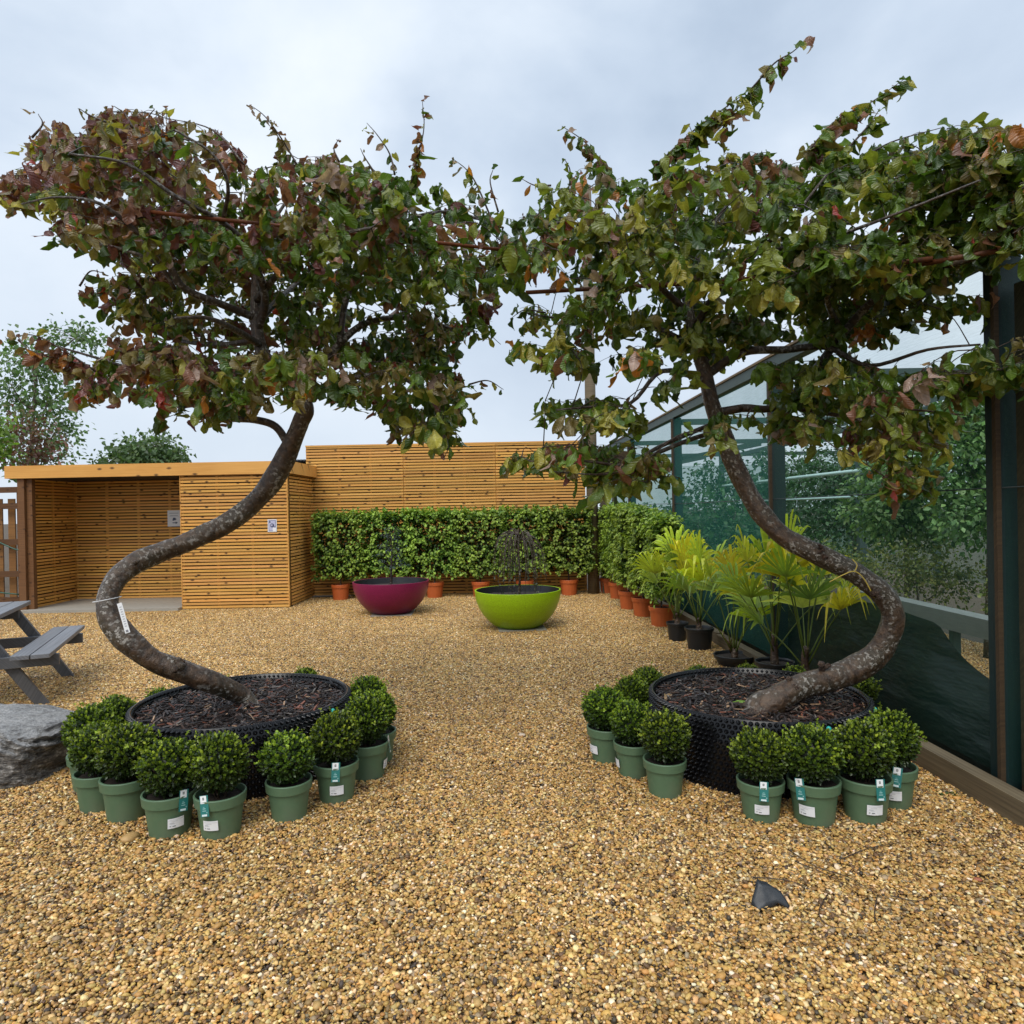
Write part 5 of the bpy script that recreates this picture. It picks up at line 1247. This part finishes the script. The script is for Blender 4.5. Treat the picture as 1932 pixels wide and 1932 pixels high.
# local x along the length, local y across (+y towards the yard centre)
def board(parent, name, o, ux, uy, uz, c=1.0):
    mb = MB(); mb.obox(o, ux, uy, uz, (c, c, c * 1.02), (R.random() * 20, R.random() * 20)); 
    ob_ = mb.build(name, M_GREYWOOD, parent); bv = ob_.modifiers.new('edge', 'BEVEL'); bv.width = .004; bv.segments = 2; return ob_
for i in range(5): board(pt, 'top_board', (-.78, -.36 + i * .146, .705), (1.56, 0, 0), (0, .138, 0), (0, 0, .038), R.uniform(1.15, 1.5))
for s in (1, -1):
    for i in range(2): board(pt, 'seat_board', (-.78, s * .68 - .135 + i * .138, .43), (1.56, 0, 0), (0, .130, 0), (0, 0, .036), R.uniform(1.15, 1.5))
for x in (-.56, .50):
    board(pt, 'seat_beam', (x + .048, -.84, .335), (.045, 0, 0), (0, 1.68, 0), (0, 0, .093), .85)
    board(pt, 'top_beam', (x + .048, -.33, .612), (.045, 0, 0), (0, .66, 0), (0, 0, .09), .85)
    for s in (1, -1): board(pt, 'leg', (x, s * .26 - .05, .70), (.046, 0, 0), (0, .10, 0), (0, s * .45, -.695), .8)
# ------------------------------------------------------------------ boulder
v4, f4 = ico(6); rv = []
for q in v4:
    sx_, sy_, sz_ = [math.copysign(abs(c_) ** .32, c_) for c_ in q]
    rv.append((sx_ * .50, sy_ * .36, sz_ * .20))
rv = np.array(rv)
for i, q in enumerate(rv):
    lay = q[2] * 1.0 + q[0] * .28 + q[1] * .15
    n_ = .05 * mnoise.noise((q[0] * 2.2, q[1] * 2.2, q[2] * 3)) + .035 * mnoise.noise((q[0] * 1.5, q[1] * 4, lay * 22)) + .018 * mnoise.noise((q[0] * 5, q[1] * 5, lay * 50)) + .012 * mnoise.noise((q[0] * 16, q[1] * 16, q[2] * 16)) + .009 * mnoise.noise((q[0] * 30, q[1] * 30, lay * 75)) + .005 * mnoise.noise((q[0] * 70, q[1] * 70, lay * 110))
    n_ += .045 * (.5 - abs(mnoise.noise((q[0] * 3, q[1] * 3, lay * 13)))) + .02 * (.5 - abs(mnoise.noise((q[0] * 9, q[1] * 9, lay * 30)))) - .03
    dirv = v4[i]; rv[i] = q + dirv * n_ * np.array((1, 1, .55))
    rv[i, 2] -= .10 * max(0, rv[i, 0]) * (1 if rv[i, 2] > 0 else .2)
    rv[i, 0] += .16 * (rv[i, 2]) 
def m_rock():
    t = NT('layered slate'); co = t.n('TexCoord').outputs['Object']
    mpv = t.mapv(co, (8, 9, 34), rot=(.1, .35, 0))
    n1 = t.noise(mpv, 1.6, 8, .72); n2 = t.noise(co, 7, 7, .65); n3 = t.noise(co, 60, 5)
    ge = t.n('NewGeometry'); sp = t.n('SeparateXYZ'); t.l(ge.outputs['Normal'], sp.inputs[0])
    c = t.ramp(n1, [(.36, (.035, .031, .028)), (.47, (.12, .11, .10)), (.56, (.26, .24, .215)), (.66, (.58, .56, .53))])
    c = t.mix(t.math('MULTIPLY', t.ramp(n2, [(.5, 0), (.7, 1)]), .5), c, (.16, .115, .07))
    wv = t.math('MULTIPLY', t.ramp(n2, [(.42, 0), (.58, 1)]), .6)
    c = t.mix(wv, c, t.mix(1.0, c, (1.9, 1.9, 1.9), 'MULTIPLY'))
    c = t.mix(t.ramp(t.math('ADD', sp.outputs[2], t.math('MULTIPLY', t.math('SUBTRACT', n2, .5), 1.2)), [(.72, 0), (.95, .75)]), c, (.46, .45, .44))
    h = t.math('ADD', n1, t.math('MULTIPLY', n3, .3))
    c = t.mix(1.0, c, t.ramp(n3, [(.3, .6), (.7, 1.3)]), 'MULTIPLY')
    return t.done(t.pbr(c, .5, t.bump(h, 1.0, .06), .5))
mb = MB(); mb.add(rv + np.array((0, 0, .17)), f4); o = mb.build('boulder', m_rock()); o.location = (-3.22, 4.26, 0); o.rotation_euler = (0, 0, -.12); o.scale = (.96, .9, .92)
tag(o, 'grey layered slate boulder beside the left planter', 'boulder')
# ------------------------------------------------------------------ litter on the gravel
g = G(1452, 1712)
A_ = [(-.075, -.01, .018), (-.040, .02, .098), (.012, .015, .080), (.045, .005, .060), (.072, -.04, .012), (.022, -.025, .030), (-.018, -.035, .012), (-.055, -.035, .010), (-.02, .04, .02), (.05, .03, .015)]
bm = bmesh.new(); vs = [bm.verts.new(a) for a in A_]
for q in ((0, 7, 6, 1), (1, 6, 5, 2), (2, 5, 4, 3), (1, 2, 8), (0, 1, 8), (2, 3, 9), (3, 4, 9), (2, 9, 8)): bm.faces.new([vs[i] for i in q])
bmesh.ops.subdivide_edges(bm, edges=bm.edges[:], cuts=3, use_grid_fill=True)
for v_ in bm.verts: v_.co += Vector(mnoise.noise_vector(v_.co * 40)) * .004
bmesh.ops.recalc_face_normals(bm, faces=bm.faces[:])
me = bpy.data.meshes.new('plastic_scrap'); bm.to_mesh(me); bm.free(); me.materials.append(m_plain('black polythene', (.022, .025, .029), .45, 30, .5, .3))
for p_ in me.polygons: p_.use_smooth = True
o = bpy.data.objects.new('plastic_scrap', me); COL.objects.link(o); o.location = g; sm = o.modifiers.new('thick', 'SOLIDIFY'); sm.thickness = .0015
tag(o, 'crumpled scrap of black plastic on the foreground gravel', 'plastic scrap')
for i, pts_ in enumerate(([(1490, 1605), (1540, 1635), (1600, 1655), (1660, 1690)], [(1500, 1625), (1560, 1650), (1610, 1680)], [(1560, 1690), (1545, 1720), (1560, 1745), (1600, 1752)], [(1655, 1690), (1650, 1730), (1665, 1760)], [(1590, 1620), (1640, 1600), (1700, 1590)], [(1420, 1655), (1480, 1660), (1520, 1672)], [(1680, 1690), (1730, 1700), (1760, 1690)])):
    mb = MB(); W = spline([G(x, y, .022 + R.uniform(0, .008)) for x, y in pts_], 4); mb.tube(W, np.linspace(.0024, .0011, len(W)), 5)
    c0 = W[0].copy(); c0[2] = 0; o = mb.build('fallen_twig', M_DRYTWIG, None, c0); o.location = c0
    tag(o, 'thin dark twig lying on gravel near the black plastic scrap', 'twig', 'fallen twigs on the gravel')
for i, (px, py, lab) in enumerate(((1565, 1548, 'orange brown dead leaf beside the nearest green pot of right planter'), (1478, 1300, 'rusty dead leaf on the mulch in the right planter'), (1265, 1312, 'pale dead leaf on the left of the right planter mulch'))):
    zb = .02 if py > 1400 else zz + .03; g = G(px, py, zb); mb = MB()
    mb.leaves(T_IRON[1], np.zeros((1, 3)), np.array([(R.uniform(-1, 1), R.uniform(-1, 1), .15)]), np.array([(.2, .1, 1.0)]), .07, np.array([(.30, .11, .05)]) if i < 2 else np.array([(.45, .30, .16)]))
    o = mb.build('dead_leaf', M_LEAF); o.location = g; tag(o, lab, 'leaf')

# ------------------------------------------------------------------ render settings
sc.render.engine = 'CYCLES'
cy = sc.cycles
cy.max_bounces = 7; cy.diffuse_bounces = 2; cy.glossy_bounces = 2; cy.transmission_bounces = 4; cy.transparent_max_bounces = 14
cy.caustics_reflective = False; cy.caustics_refractive = False; cy.sample_clamp_indirect = 4
cy.use_denoising = True
try: cy.denoiser = 'OPENIMAGEDENOISE'
except Exception: pass
sc.render.film_transparent = False
